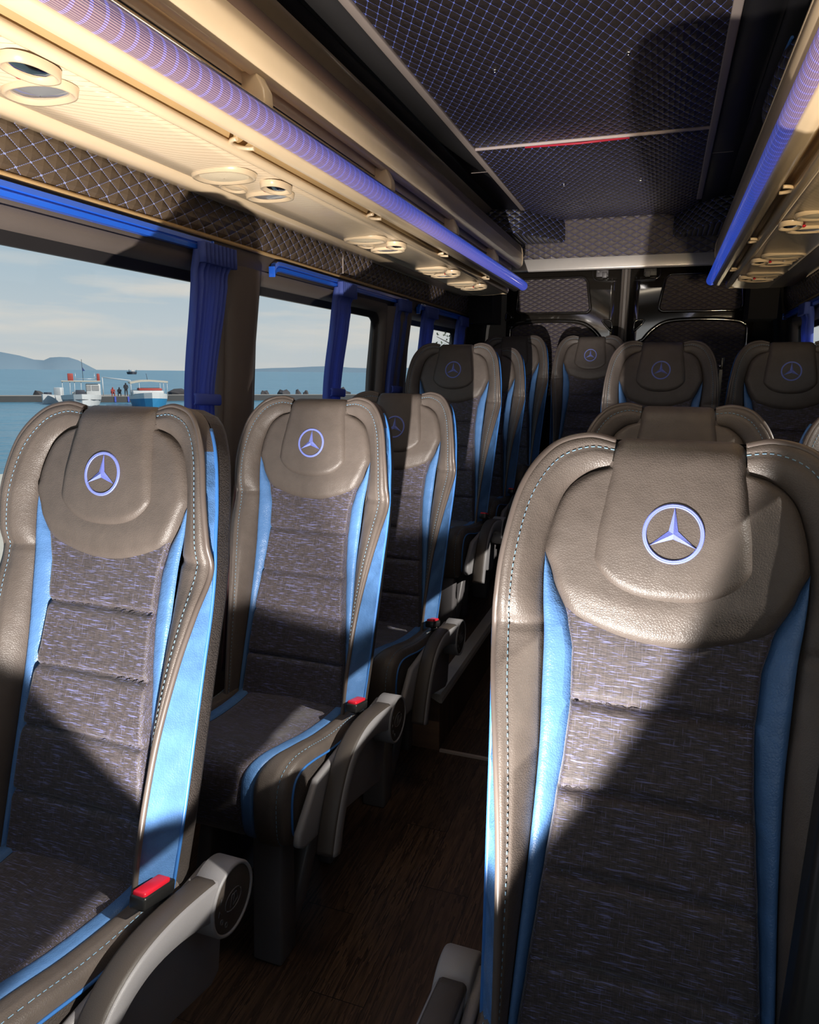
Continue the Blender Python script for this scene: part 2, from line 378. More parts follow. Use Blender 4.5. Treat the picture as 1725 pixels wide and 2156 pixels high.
class MB:
    """collects geometry and links it as one mesh object"""
    def __init__(s): s.v = []; s.f = []; s.mi = []; s.sm = []
    def add(s, vs, fs, mi=0, smooth=True):
        b = len(s.v)
        s.v += [tuple(p) for p in vs]
        for f in fs:
            s.f.append(tuple(b + i for i in f)); s.mi.append(mi); s.sm.append(smooth)
        return s
    def grid(s, rows, mi=0, smooth=True, closeu=False, closev=False, flip=False):
        nr = len(rows); nc = len(rows[0]); fs = []
        for i in range(nr if closev else nr - 1):
            for j in range(nc if closeu else nc - 1):
                a = i * nc + j; b = i * nc + (j + 1) % nc; c = ((i + 1) % nr) * nc + (j + 1) % nc; d = ((i + 1) % nr) * nc + j
                fs.append((a, d, c, b) if flip else (a, b, c, d))
        return s.add([p for r in rows for p in r], fs, mi, smooth)
    def box(s, c, size, mi=0, rot=None, taper=None):
        hx, hy, hz = (k / 2 for k in size)
        vs = []
        for z in (-1, 1):
            t = taper if (taper and z > 0) else 1.0
            for x, y in ((-1, -1), (1, -1), (1, 1), (-1, 1)):
                p = Vector((x * hx * t, y * hy * t, z * hz))
                if rot is not None: p = rot @ p
                vs.append(p + Vector(c))
        return s.add(vs, [(3, 2, 1, 0), (4, 5, 6, 7), (0, 1, 5, 4), (1, 2, 6, 5), (2, 3, 7, 6), (3, 0, 4, 7)], mi, False)
    def tube(s, pts, r, n=8, mi=0, cap=True, closed=False, flat=None):
        pts = [Vector(p) for p in pts]
        rows = []
        N = len(pts); up = None
        for i, p in enumerate(pts):
            t = (pts[(i + 1) % N] - pts[i - 1]) if closed else (pts[min(i + 1, N - 1)] - pts[max(i - 1, 0)])
            if t.length < 1e-9: t = Vector((0, 0, 1))
            t.normalize()
            if up is None:
                up = Vector((0, 0, 1)) if abs(t.z) < 0.9 else Vector((1, 0, 0))
            a = t.cross(up)
            if a.length < 1e-6: a = t.cross(Vector((1, 0, 0)))
            a.normalize(); b = a.cross(t); up = b
            rr = r[i] if isinstance(r, (list, tuple)) else r
            rows.append([p + a * (rr * cos(2 * pi * k / n)) + b * (rr * sin(2 * pi * k / n)) for k in range(n)])
        s.grid(rows, mi, True, closeu=True, closev=closed)
        if cap and not closed:
            b0 = len(s.v) - N * n
            s.f.append(tuple(b0 + k for k in range(n))); s.mi.append(mi); s.sm.append(False)
            s.f.append(tuple(b0 + (N - 1) * n + n - 1 - k for k in range(n))); s.mi.append(mi); s.sm.append(False)
        return s
    def prism(s, prof, axis, a0, a1, mi=0, smooth=False, caps=True):
        """closed 2-D profile pushed along an axis; axis 'Y' takes (x,z), 'X' takes (y,z), 'Z' takes (x,y)"""
        def P(p, a):
            return (p[0], a, p[1]) if axis == 'Y' else (a, p[0], p[1]) if axis == 'X' else (p[0], p[1], a)
        n = len(prof); b = len(s.v)
        s.v += [P(p, a0) for p in prof] + [P(p, a1) for p in prof]
        for i in range(n):
            j = (i + 1) % n
            s.f.append((b + i, b + j, b + n + j, b + n + i)); s.mi.append(mi); s.sm.append(smooth)
        if caps:
            s.f.append(tuple(b + i for i in range(n))[::-1]); s.mi.append(mi); s.sm.append(False)
            s.f.append(tuple(b + n + i for i in range(n))); s.mi.append(mi); s.sm.append(False)
        return s
    def strip(s, prof, axis, a0, a1, mi=0, smooth=True, nseg=1):
        """open profile pushed along an axis"""
        def P(p, a):
            return (p[0], a, p[1]) if axis == 'Y' else (a, p[0], p[1]) if axis == 'X' else (p[0], p[1], a)
        return s.grid([[P(p, a0 + (a1 - a0) * k / nseg) for p in prof] for k in range(nseg + 1)], mi, smooth)
    def ball(s, c, r, n=10, mi=0, jit=0.0):
        rows = []
        for i in range(n + 1):
            th = pi * i / n
            rows.append([(c[0] + r[0] * sin(th) * cos(2 * pi * k / (2 * n)) * (1 + jit * (random.random() - .5)),
                          c[1] + r[1] * sin(th) * sin(2 * pi * k / (2 * n)) * (1 + jit * (random.random() - .5)),
                          c[2] + r[2] * cos(th) * (1 + jit * (random.random() - .5))) for k in range(2 * n)])
        return s.grid(rows, mi, jit == 0, closeu=True)
    def build(s, name, mats, parent=None, bevel=0.0, solid=0.0, seg=2, recalc=True, angle=40):
        me = bpy.data.meshes.new(name)
        me.from_pydata(s.v, [], s.f)
        me.polygons.foreach_set('material_index', s.mi)
        me.polygons.foreach_set('use_smooth', s.sm)
        if recalc:
            bm = bmesh.new(); bm.from_mesh(me)
            bmesh.ops.remove_doubles(bm, verts=bm.verts, dist=1e-6)
            bmesh.ops.recalc_face_normals(bm, faces=bm.faces)
            bm.to_mesh(me); bm.free()
        o = link(name, me, parent, mats)
        if solid:
            k = o.modifiers.new('solid', 'SOLIDIFY'); k.thickness = solid; k.offset = 0
        if bevel:
            k = o.modifiers.new('bevel', 'BEVEL'); k.width = bevel; k.segments = seg; k.limit_method = 'ANGLE'; k.angle_limit = radians(angle)
            for p in me.polygons: p.use_smooth = True
            k.harden_normals = False
        return o

def empty(name, loc=(0, 0, 0), rz=0.0):
    o = bpy.data.objects.new(name, None); COL.objects.link(o)
    o.location = loc; o.rotation_euler = (0, 0, rz); o.empty_display_size = 0.1
    return o

def tag(o, label=None, cat=None, group=None, kind=None):
    if label: o['label'] = label
    if cat: o['category'] = cat
    if group: o['group'] = group
    if kind: o['kind'] = kind
    return o

def struct(o, label=None): return tag(o, label=label, kind='structure')

def copy_tree(o, parent=None):
    c = o.copy(); COL.objects.link(c)
    if parent is not None: c.parent = parent
    for ch in list(o.children): copy_tree(ch, c)
    return c

def lerp(a, b, t): return a + (b - a) * t
def rnd(e):
    e = max(0.0, min(1.0, e)); return sqrt(max(0.0, 1 - (1 - e) ** 2))
def cr(pts, n):
    """Catmull-Rom through tuples, n samples evenly spread in parameter"""
    out = []; N = len(pts)
    for k in range(n):
        u = k / (n - 1) * (N - 1); i = min(int(u), N - 2); t = u - i
        p0, p1, p2, p3 = pts[max(i - 1, 0)], pts[i], pts[i + 1], pts[min(i + 2, N - 1)]
        out.append(tuple(0.5 * (2 * b + (c - a) * t + (2 * a - 5 * b + 4 * c - d) * t * t + (3 * b - a - 3 * c + d) * t ** 3)
                         for a, b, c, d in zip(p0, p1, p2, p3)))
    return out
def pw(x, xs, ys):
    if x <= xs[0]: return ys[0]
    for i in range(len(xs) - 1):
        if x <= xs[i + 1]:
            t = (x - xs[i]) / (xs[i + 1] - xs[i]); t = t * t * (3 - 2 * t) * 0.5 + t * 0.5
            return lerp(ys[i], ys[i + 1], t)
    return ys[-1]
def cosspace(n, k=0.6):
    return [lerp(i / (n - 1), 0.5 - 0.5 * cos(pi * i / (n - 1)), k) for i in range(n)]

# ------------------------------------------------------------------ outside world
sea = MB().add([(-9000, -3000, -2.9), (-12, -3000, -2.9), (-12, 9000, -2.9), (-9000, 9000, -2.9)], [(0, 1, 2, 3)])
struct(sea.build('ground_sea', 'sea'), 'blue sea reaching to the horizon outside the windows')
q = MB().box((19, 10, -1.9), (62, 90, 2.4))
struct(q.build('ground_quay', 'paved'), 'asphalt quay the bus stands on')

def hill(name, pts, dist0, label):
    """ridge line given as (azimuth degrees from +Y, height); a wedge with real depth"""
    rows = [[], [], []]
    for az, h in pts:
        a = radians(az)
        for r, (dd, hh) in enumerate(((dist0, -4), (dist0 + 500, h), (dist0 + 1400, -4))):
            rows[r].append((-sin(a) * dd, cos(a) * dd, hh))
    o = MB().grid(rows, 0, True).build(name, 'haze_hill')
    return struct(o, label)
hill('ground_hills', [(52, 60), (50, 112), (48.6, 128), (47.5, 104), (46.6, 74), (46, 70), (45.6, 92), (45, 98), (44.4, 96), (43.8, 74), (43, 22), (42.6, -4)], 6000,
     'hazy blue mountain on the horizon')
hill('ground_far_coast', [(33, -4), (32, 18), (30, 34), (28.5, 40), (27, 52), (25.4, 60), (24, 46), (22, 40), (20, 52), (18.5, 44), (16, 56), (14, 40), (10, 44), (4, 30)], 7000,
     'long low hazy coast on the horizon behind the sea')

def pier(name, p0, p1, width, z, label):
    a = Vector(p0); b = Vector(p1); d = (b - a).normalized(); nrm = Vector((-d.y, d.x))
    if nrm.y < 0: nrm = -nrm
    m_ = MB()
    c = [a, b, b + nrm * width, a + nrm * width]
    vs = [(p.x, p.y, z) for p in c] + [(p.x, p.y, -3.2) for p in c]
    m_.add(vs, [(0, 1, 2, 3)], 0, False)
    m_.add(vs, [(0, 4, 5, 1), (1, 5, 6, 2), (2, 6, 7, 3), (3, 7, 4, 0)], 1, False)
    return tag(m_.build(name, ['concrete', 'concrete_dark']), label, 'pier')
pier('pier', (-98, 55), (-74.5, 73.6), 3.5, -2.12, 'long low concrete pier running left of the moored white cabin boat')
pier('pier', (-66.0, 83.2), (-38, 109), 3.0, -2.12, 'long low concrete breakwater running right behind the blue boat')
pj = pier('jetty', (-69.6, 75.0), (-65.6, 78.6), 8.0, -2.15, 'short concrete jetty with people between the two moored boats')
for t in (0.03, 0.45, 0.75):
    px, py = lerp(-69.6, -65.6, t) + 0.02, lerp(75.0, 78.6, t) - 0.02
    MB().box((px, py, -2.5), (0.22, 0.12, 0.7), 0, Matrix.Rotation(radians(42), 3, 'Z')).build('fender', plain('blue_fender', C(0.06, 0.09, 0.42), 0.6), pj)

RZ = radians(44.5)
def hull(m_, L, Wd, H, mi_lo, mi_hi, draft=0.35, bowy=-1):
    """boat hull pointing its bow toward -y (the viewer); waterline z=0"""
    rows = []
    for i in range(15):
        t = i / 14
        y = lerp(-L / 2, L / 2, t)
        w = Wd / 2 * (1 - (1 - min(t / 0.55, 1)) ** 2.2) ** 0.7 if t < .55 else Wd / 2 * (1 - 0.16 * ((t - .55) / .45) ** 2)
        sheer = H * (1 + 0.35 * (1 - t) ** 2)
        rows.append([(-w, y, sheer), (-w * 0.97, y, sheer * 0.62), (-w * 0.86, y, 0.05), (-w * 0.45, y + .1 * (1 - t), -draft),
                     (w * 0.45, y + .1 * (1 - t), -draft), (w * 0.86, y, 0.05), (w * 0.97, y, sheer * 0.62), (w, y, sheer)])
    b = len(m_.v); nc = 8
    m_.v += [p for r in rows for p in r]
    for i in range(14):
        for j in range(nc - 1):
            k = b + i * nc + j
            m_.f.append((k, k + 1, k + nc + 1, k + nc)); m_.mi.append(mi_hi if j in (0, 6) else mi_lo); m_.sm.append(False)
    m_.f.append(tuple(b + 14 * nc + j for j in range(nc))); m_.mi.append(mi_lo); m_.sm.append(False)
    for i in range(14):
        k = b + i * nc
        m_.f.append((k, k + nc, k + nc + 7, k + 7)); m_.mi.append(mi_hi); m_.sm.append(False)
    return m_

b1 = tag(empty('cabin_boat', (-65.7, 68.6, -2.9), RZ), 'white moored cabin boat with red boxes on its roof and a flag mast', 'boat')
hm = MB(); hull(hm, 7.5, 4.5, 1.05, 0, 0)
hm.build('hull', 'boat_white', b1)
MB().tube([(-2.1, -1.0, .62), (-1.3, -2.8, .72), (0, -3.83, .8), (1.3, -2.8, .72), (2.1, -1.0, .62)], .035, 6).build('rub_rail', 'boat_dark', b1)
cb = MB().box((1.35, 0.6, 1.75), (1.6, 2.2, 1.5)).box((-0.2, 0.8, 1.25), (1.6, 2.0, .6))
cb.build('cabin', 'boat_white', b1, bevel=.08)
MB().box((1.6, -0.53, 2.05), (0.75, 0.06, 0.6)).box((.85, -0.53, 2.05), (.5, 0.06, .6)).build('cabin_window', 'lens', b1)
MB().box((-0.1, -0.6, 1.55), (1.0, .5, .5)).build('console', 'boat_dark', b1, bevel=.05)
MB().box((0.05, 0.6, 2.82), (4.3, 3.0, .13)).build('roof', 'canvas', b1, bevel=.05)
for x in (-2.0, -1.2, -0.7, 0.0):
    MB().tube([(x, -0.7, 1.0), (x + .05, -0.7, 2.8)], .035, 6).build('roof_post', 'boat_white', b1)
for x, w in ((-1.05, .62), (2.0, .32)):
    MB().box((x, 0.4, 3.3), (w, .6, .85)).build('life_raft_box', 'boat_red', b1, bevel=.06)
MB().tube([(.33, .6, 2.8), (.3, .6, 5.4)], .03, 6).build('mast', 'boat_dark', b1)
MB().add([(.33, .6, 4.5), (.6, .6, 4.05), (.33, .6, 4.0), (.33, .64, 4.5), (.6, .64, 4.05), (.33, .64, 4.0)], [(0, 1, 2), (5, 4, 3), (0, 3, 4, 1), (1, 4, 5, 2)], 0, False).build('flag', 'navy_cloth', b1)
MB().tube([(-.5, .4, 3.1), (1.8, .4, 3.1)], .02, 6).tube([(-.5, .4, 2.85), (-.5, .4, 3.8)], .015, 5).tube([(1.6, .4, 2.85), (1.6, .4, 3.8)], .015, 5).build('roof_rail', 'alu', b1)

b2 = tag(empty('open_boat', (-57.7, 70.8, -2.9), RZ), 'blue hulled moored boat with white deck and cream canopy', 'boat')
hm = MB(); hull(hm, 8.0, 4.3, 1.25, 0, 1)
hm.build('hull', ['boat_blue', 'boat_white'], b2)
MB().box((-.2, .3, 1.6), (3.4, 4.5, .5)).build('deckhouse', 'boat_white', b2, bevel=.1)
MB().box((.1, -.2, 1.97), (2.6, 2.6, .3)).build('deck_cover', 'boat_red', b2, bevel=.1)
MB().add([(-2.1, -1.4, 2.72), (-.9, -1.4, 2.95), (.2, -1.4, 2.98), (2.1, -1.4, 2.85), (2.1, 1.9, 2.85), (.2, 1.9, 2.98), (-.9, 1.9, 2.95), (-2.1, 1.9, 2.72)],
         [(0, 1, 6, 7), (1, 2, 5, 6), (2, 3, 4, 5)], 0, False).build('canopy', 'canvas', b2, solid=.2)
for x in (-2.0, -1.1, 1.2, 1.6, 2.0):
    MB().tube([(x, -1.3, 1.2), (x, -1.3, 2.8)], .03, 6).build('canopy_post', 'boat_white', b2)
MB().tube([(.0, .4, 2.9), (-.12, .4, 3.8)], .03, 6).build('mast', 'boat_dark', b2)

b3 = tag(empty('dinghy', (-71.9, 70.6, -2.9), radians(10)), 'small white dinghy with outboard motor left of the cabin boat', 'boat')
hm = MB(); hull(hm, 4.4, 2.0, .9, 0, 0); hm.build('hull', 'boat_white', b3)
MB().box((.3, .5, 1.45), (.95, .7, 1.0)).build('console', 'boat_white', b3, bevel=.06)
MB().box((-1.9, 1.4, .75), (.6, .8, 1.1)).tube([(-1.9, 1.4, .2), (-2.1, 1.0, -.3)], .12, 8).build('outboard_motor', 'boat_dark', b3, bevel=.06)

b4 = tag(empty('fishing_boat', (-492, 581, -2.9), RZ), 'small dark fishing boat far out on the open sea', 'boat')
hm = MB(); hull(hm, 14, 9.5, 2.0, 0, 0)
hm.build('hull', 'boat_dark', b4)
MB().box((1, 0, 3), (3.2, 4, 2.4)).build('wheelhouse', 'boat_white', b4)
MB().tube([(-2.4, 0, 2), (-2.4, 0, 4.6)], .3, 6).tube([(3.9, 0, 2), (4.6, 0, 4.2)], .2, 6).build('gear', 'boat_dark', b4)

hz = tag(empty('hoist_frame', (-69.6, 79.4, -2.15), radians(42)), 'white metal goalpost frame on the jetty', 'frame')
MB().tube([(-1.95, 0, 0), (-1.95, 0, 2.45)], .06, 8).build('post', 'boat_white', hz)
MB().tube([(1.55, 0, 0), (1.55, 0, 2.05)], .06, 8).build('post', 'boat_white', hz)
MB().tube([(-1.95, 0, 2.45), (1.55, 0, 2.05)], .06, 8).build('crossbar', 'boat_white', hz)

def person(name, loc, rz, joints, label, cloth='dark_cloth'):
    """joints: list of (index parent, x, y, z, radius)"""
    me = bpy.data.meshes.new(name)
    me.from_pydata([j[1:4] for j in joints], [(j[0], i) for i, j in enumerate(joints) if j[0] >= 0], [])
    o = link(name, me, None, cloth)
    k = o.modifiers.new('skin', 'SKIN')
    for i, j in enumerate(joints):
        me.skin_vertices[0].data[i].radius = (j[4], j[4])
        me.skin_vertices[0].data[i].use_root = (i == 0)
    o.modifiers.new('sub', 'SUBSURF').levels = 1
    o.modifiers['sub'].render_levels = 1
    o.location = loc; o.rotation_euler = (0, 0, rz)
    return tag(o, label, 'person')
stand = [(-1, 0, 0, .95, .15), (0, 0, 0, 1.2, .16), (1, 0, 0, 1.42, .17), (2, 0, 0, 1.55, .07), (3, 0, -.03, 1.68, .115), (4, 0, -.02, 1.76, .09),
         (2, -.2, 0, 1.42, .075), (6, -.28, -.05, 1.15, .06), (7, -.18, -.2, 1.02, .05), (2, .2, 0, 1.42, .075), (9, .28, -.05, 1.15, .06), (10, .2, -.2, 1.0, .05),
         (0, -.11, 0, .85, .11), (12, -.13, 0, .48, .08), (13, -.14, .02, .09, .06), (14, -.15, -.16, .04, .045),
         (0, .11, 0, .85, .11), (16, .13, 0, .48, .08), (17, .14, .02, .09, .06), (18, .15, -.16, .04, .045)]
person('person', (-67.7, 78.6, -2.15), radians(42), stand, 'person in dark clothes standing on the jetty under the frame')
crouch = [(-1, 0, .1, .42, .16), (0, 0, 0, .68, .17), (1, 0, -.1, .88, .16), (2, 0, -.13, 1.0, .07), (3, 0, -.17, 1.12, .11), (4, 0, -.17, 1.2, .085),
          (2, -.2, -.12, .86, .07), (6, -.24, -.3, .66, .055), (7, -.12, -.45, .6, .045), (2, .2, -.12, .86, .07), (9, .24, -.3, .66, .055), (10, .12, -.45, .6, .045),
          (0, -.13, -.02, .42, .11), (12, -.16, -.36, .48, .08), (13, -.16, -.26, .07, .06), (14, -.16, -.4, .04, .045),
          (0, .13, -.02, .42, .11), (16, .16, -.36, .48, .08), (17, .16, -.26, .07, .06), (18, .16, -.4, .04, .045)]
person('person', (-68.2, 77.9, -2.15), radians(42), crouch, 'person in dark clothes crouching on the jetty left of the standing one')
person('person', (-68.9, 77.4, -2.15), radians(60), crouch, 'person in red clothes sitting low on the jetty', 'boat_red')

def rock(loc, r, label, mat='rock', group=None):
    bm = bmesh.new()
    bmesh.ops.create_icosphere(bm, subdivisions=2, radius=1.0)
    for v in bm.verts:
        k = 1 + .45 * (random.random() - .5)
        v.co = Vector((v.co.x * r[0] * k, v.co.y * r[1] * k, v.co.z * r[2] * k))
    me = bpy.data.meshes.new('rock'); bm.to_mesh(me); bm.free()
    o = link('rock', me, None, mat)
    o.location = loc
    return tag(o, label, 'rock', group)
for (x, y, sx, sz, lb) in ((-78.2, 73.9, .7, 1.1, 'pointed dark rock behind the left pier'), (-73.9, 77.5, 1.2, .5, 'low dark rock behind the left pier near the dinghy'),
                           (-63.9, 86.8, 2.0, 1.5, 'large dark boulder beside the blue curtain beyond the pier')):
    rock((x - 4.2, y + 4.2, -2.6), (sx, sx, sz * .55 + .5), lb)
for k, (x, y, sx, sz) in enumerate(((-54.2, 94.6, 1.1, .9), (-52.0, 96.6, 1.5, 1.1), (-50.3, 98.2, .8, .8), (-49.3, 99.0, .7, .7), (-44.0, 102.5, 1.8, 1.2), (-36.5, 109.8, 2.2, 2.0), (-35.0, 111.0, 2.4, 2.6), (-32.8, 112.5, 2.0, 2.3))):
    rock((x - 4.4 - (.5 * k if k < 5 else .2 * k), y + 4.4 + (.9 * k if k < 5 else 1.9 * k - 4), -2.7), (sx * .7, sx * .7, sz * .6 + .6), ('dark boulder on the breakwater seen through the second window, rank %s from the pillar' % ('first', 'second', 'third', 'fourth', 'fifth', 'sixth', 'seventh', 'eighth')[k]), 'rock' if k < 5 else 'rock_pale')
rk = MB().ball((0, 0, 0), (1.8, .8, .5), 6, 0, .4).build('rock', 'rock'); rk.location = (-56.5, 118, -3.0)
tag(rk, 'flat dark reef breaking the water beyond the breakwater', 'rock')

# tree branch beside the last window
tr = tag(empty('tree', (-7.0, 24.2, -0.7)), 'leafy green tree seen through the rearmost left window', 'tree')
tm = MB().tube([(0.6, .3, 0), (.5, .2, 1.6), (.3, .1, 3.0), (0.25, 0, 4.4)], [.12, .10, .07, .03], 8)
for k in range(14):
    a = k * 2.4; z = 2.4 + k * .16
    tm.tube([(.4, .1, z - .3), (.4 + .5 * cos(a), .1 + .5 * sin(a), z), (.4 + .9 * cos(a), .1 + .9 * sin(a), z + .2)], [.03, .018, .008], 5)
tm.build('trunk', 'bark', tr)
lm = MB()
for k in range(620):
    a = random.random() * 2 * pi; rr = (random.random() ** .6) * 1.15; z = 2.45 + random.random() * 2.4
    if random.random() < .3: continue
    c = Vector((.55 + rr * cos(a) * (1 - .12 * (z - 2.4)), .1 + rr * sin(a), z)); q_ = Vector((random.random() - .5, random.random() - .5, random.random() - .5)).normalized()
    r_ = q_.cross(Vector((0.3, .2, 1))).normalized()
    s_ = .05 + random.random() * .05
    lm.add([c - q_ * s_, c + r_ * s_ * .5, c + q_ * s_, c - r_ * s_ * .5], [(0, 1, 2, 3)], 0, False)
tag(lm.build('foliage', 'leaf', tr, recalc=False), kind='stuff')

# ------------------------------------------------------------------ bus shell
XC = -0.28
YF, YR = -1.6, 4.95
def WX(z):                       # inner face of the left wall
    return pw(z, [0, 0.9, 1.25, 1.56, 1.66, 1.76, 1.95, 2.12], [-1.250, -1.235, -1.215, -1.187, -1.172, -1.150, -1.075, -0.955])
def mir(x): return 2 * XC - x

fl = MB().box((XC, 1.7, -0.03), (1.96, 6.6, 0.06))
struct(fl.build('floor', 'wood'), 'dark wood plank aisle floor of the bus')

# raised platforms under the rear rows
def platform(name, x0, x1, y0, y1, z, label, edge_side):
    o = struct(MB().box(((x0 + x1) / 2, (y0 + y1) / 2, z / 2 + .0005), (x1 - x0, y1 - y0, z)).build(name, 'wood'), label)
    ex = x1 if edge_side > 0 else x0
    fr = MB().box(((x0 + x1) / 2, y0 - .004, z / 2), (x1 - x0, .008, z - .002))
    fr.build('riser_board', 'wood_face', o)
    MB().prism([(ex - edge_side * .045, z + .001), (ex - edge_side * .04, z + .012), (ex + edge_side * .004, z + .010), (ex + edge_side * .010, z - .004), (ex + edge_side * .010, z - .022), (ex + edge_side * .001, z - .022)], 'Y', y0 - .012, y1).build('edge_trim', 'alu', o)
    return o
platform('floor_platform_left', -1.235, -0.655, 2.225, 4.2, 0.205, 'raised wood step under the rear left seats', 1)
platform('floor_platform_right', -0.245, 0.675, 2.42, 4.2, 0.205, 'raised wood step under the rear right seats', -1)
struct(MB().box((XC, 4.55, .150), (1.92, .70, .300)).build('floor_platform_rear', 'carpet'), 'raised floor under the rear bench row')
struct(MB().box((-0.45, 2.216, .004), (.40, .012, .008)).build('trim_floor_joint', 'trim_beige'), 'thin strip across the aisle at the step')

WIN = [(-0.75, 1.80), (1.965, 3.055), (3.365, 4.33)]
ZB, ZT = 0.84, 1.595
ZBR = 1.365            # right sills added this high so the sun enters only as a slit
def wall(name, side, label):
    m_ = MB()
    f = (lambda x: x) if side < 0 else mir
    ZB = globals()['ZB'] if side < 0 else ZBR
    def seg(y0, y1, z0, z1, n=8, mi=0):
        rows = []
        for y in (y0, y1):
            rows.append([(f(WX(lerp(z0, z1, k / n))), y, lerp(z0, z1, k / n)) for k in range(n + 1)])
            rows[-1] += [(f(WX(lerp(z0, z1, k / n)) - .07), y, lerp(z0, z1, k / n)) for k in range(n, -1, -1)]
        m_.grid(rows, mi, True, closeu=True)
        b = len(m_.v) - 4 * (n + 1)
        k2 = 2 * (n + 1)
        m_.f.append(tuple(range(b, b + k2))); m_.mi.append(mi); m_.sm.append(False)
        m_.f.append(tuple(range(b + k2, b + 2 * k2))[::-1]); m_.mi.append(mi); m_.sm.append(False)
    seg(YF, YR + .1, -.02, ZB)
    seg(YF, 4.46, ZT, 1.668)
    seg(YF, 4.5, 1.668, 2.13, 10, 1)
    ys = [YF] + [y for w in WIN for y in w] + [4.46]
    for k in range(0, len(ys), 2):
        seg(ys[k], ys[k + 1], ZB, ZT)
    seg(4.46, YR + .1, ZB, 2.13, 10, 1)
    return struct(m_.build(name, ['trim_fabric', 'carpet']), label)
wl = wall('wall_left', -1, 'brown trimmed side wall with the sea view windows')
wr = wall('wall_right', 1, 'brown trimmed side wall behind the double seats')

def window(name, side, y0, y1, label):
    f = (lambda x: x) if side < 0 else mir
    r = 0.02 if (y1 < 2 or side > 0) else 0.055
    ZB = globals()['ZB'] if side < 0 else ZBR
    z0, z1 = ZB + (.03 if side < 0 else .012), 1.558
    outer = []; inner = []
    def loop(y0, y1, z0, z1, r, n=8):
        pts = []
        for cy, cz, a0 in ((y1 - r, z1 - r, 0), (y0 + r, z1 - r, 90), (y0 + r, z0 + r, 180), (y1 - r, z0 + r, 270)):
            for k in range(n + 1):
                a = radians(a0 + 90 * k / n)
                pts.append((cy + r * cos(a), cz + r * sin(a)))
        return pts
    A = loop(y0 - .012, y1 + .012, ZB - .012, ZT + .012, .03)
    B = loop(y0 + .004, y1 - .004, ZB + .004, ZT - .004, .04)
    Cc = loop(y0 + .012, y1 - .012, z0 - .01, z1 + .012, r)
    D = loop(y0 + .03, y1 - .03, z0 + .012, z1 - .012, r)
    def X(z, dx): return f(WX(z) + dx)
    rows = [[(X(z, .004), y, z) for y, z in A], [(X(z, .006), y, z) for y, z in B], [(X(z, -.022), y, z) for y, z in Cc],
            [(X(z, -.030), y, z) for y, z in Cc], [(X(z, -.034), y, z) for y, z in D], [(X(z, -.05), y, z) for y, z in D]]
    m_ = MB()
    m_.grid(rows[:3], 0, True, closeu=True).grid(rows[2:], 1, True, closeu=True)
    o = struct(m_.build(name, ['trim_fabric', 'frit']), label)
    rows = []
    for k in range(7):
        z = lerp(z0, z1, k / 6)
        rows.append([(X(z, -.042), y0 + .02, z), (X(z, -.042), y1 - .02, z)])
    g = MB().grid(rows, 0, True)
    g.build('glass_pane', 'glass', o)
    return o
for k, (a, b) in enumerate(WIN):
    window('window_%d' % (k + 1), -1, a, b, ('large front window on the sea side', 'middle window on the sea side', 'rearmost small window on the sea side')[k])
for k, (a, b) in enumerate(WIN):
    window('window_%d' % (k + 4), 1, a, b, ('front window on the right side', 'middle window on the right side', 'rearmost window on the right side')[k])
# small middle bar of the second window
# soft rounded pillar cover between the first two windows
def pillar(name, side, y0, y1, label):
    f = (lambda x: x) if side < 0 else mir
    rows = []
    for k in range(13):
        z = lerp(0.5, 1.60, k / 12)
        row = []
        for j in range(13):
            u = j / 12 * 2 - 1
            w = lerp(1.0, 1.16, max(0, (z - 1.35) / .25)) if z > 1.35 else 1.0
            row.append((f(WX(z) + .003 + .035 * sqrt(max(0, 1 - abs(u) ** 2.6))), (y0 + y1) / 2 + u * (y1 - y0) / 2 * w, z))
        rows.append(row)
    o = MB().grid(rows, 0, True).build(name, 'trim_fabric')
    return struct(o, label)
pillar('trim_1', -1, 1.80, 1.955, 'brown padded pillar between the first two windows')
pillar('trim_2', -1, 3.08, 3.34, 'brown padded pillar between the second and third windows')

# quilted strip over the windows + bead below
for side, nm, lb in ((-1, 'trim_3', 'quilted leather strip with blue stitching above the left windows'), (1, 'trim_4', 'quilted leather strip above the right windows')):
    f = (lambda x: x) if side < 0 else mir
    rows = []
    for k in range(9):
        z = lerp(1.664, 1.775, k / 8)
        d = .012 * rnd(min(k, 8 - k) / 2.5)
        rows.append([(f(WX(z) + .004 + d), y, z) for y in (YF, 0.5, 1.5, 2.5, 3.5, 4.42)])
    o = struct(MB().grid(rows, 0, True).build(nm, 'wall_quilt'), lb)
    MB().tube([(f(WX(1.66) + .006), y, 1.659) for y in (YF, 1.5, 3, 4.42)], .006, 6).build('bead', 'cream_dark', o)
    MB().box((f(WX(1.72) + .017), 2.505, 1.718), (.004, .002, .105)).build('joint', 'trim_beige', o)

# curtain rails
def rail(y0, y1, label, side=-1, bend=True):
    f = (lambda x: x) if side < 0 else mir
    x = WX(1.63) + .018
    prof = [(x - .012, 1.617), (x - .012, 1.645), (x + .004, 1.645), (x + .006, 1.634), (x + .002, 1.632), (x + .002, 1.629), (x + .006, 1.627), (x + .004, 1.617)]
    pts = []
    if bend: pts += [(y0 - .022, -.020), (y0 - .012, -.008), (y0, -.002)]
    pts += [(y0 + .02, 0)] + [(lerp(y0 + .02, y1, k / 8), 0) for k in range(1, 9)]
    rows = [[(f(p[0]), y, p[1] + dz) for p in prof] for y, dz in pts]
    m_ = MB().grid(rows, 0, False, closeu=True)
    o = m_.build('curtain_rail', 'rail_blue')
    tag(o, label, 'curtain rail', 'blue curtain rails')
    for y, dz in (pts[0], pts[-1]):
        MB().box((f(x - .003), y + (-.004 if y < y0 + .01 else .004), 1.631 + dz), (.022, .006, .032)).build('end_cap', 'rail_blue', o, bevel=.002)
    return o
rail(-0.4, 1.700, 'long blue curtain rail over the big front left window', bend=False)
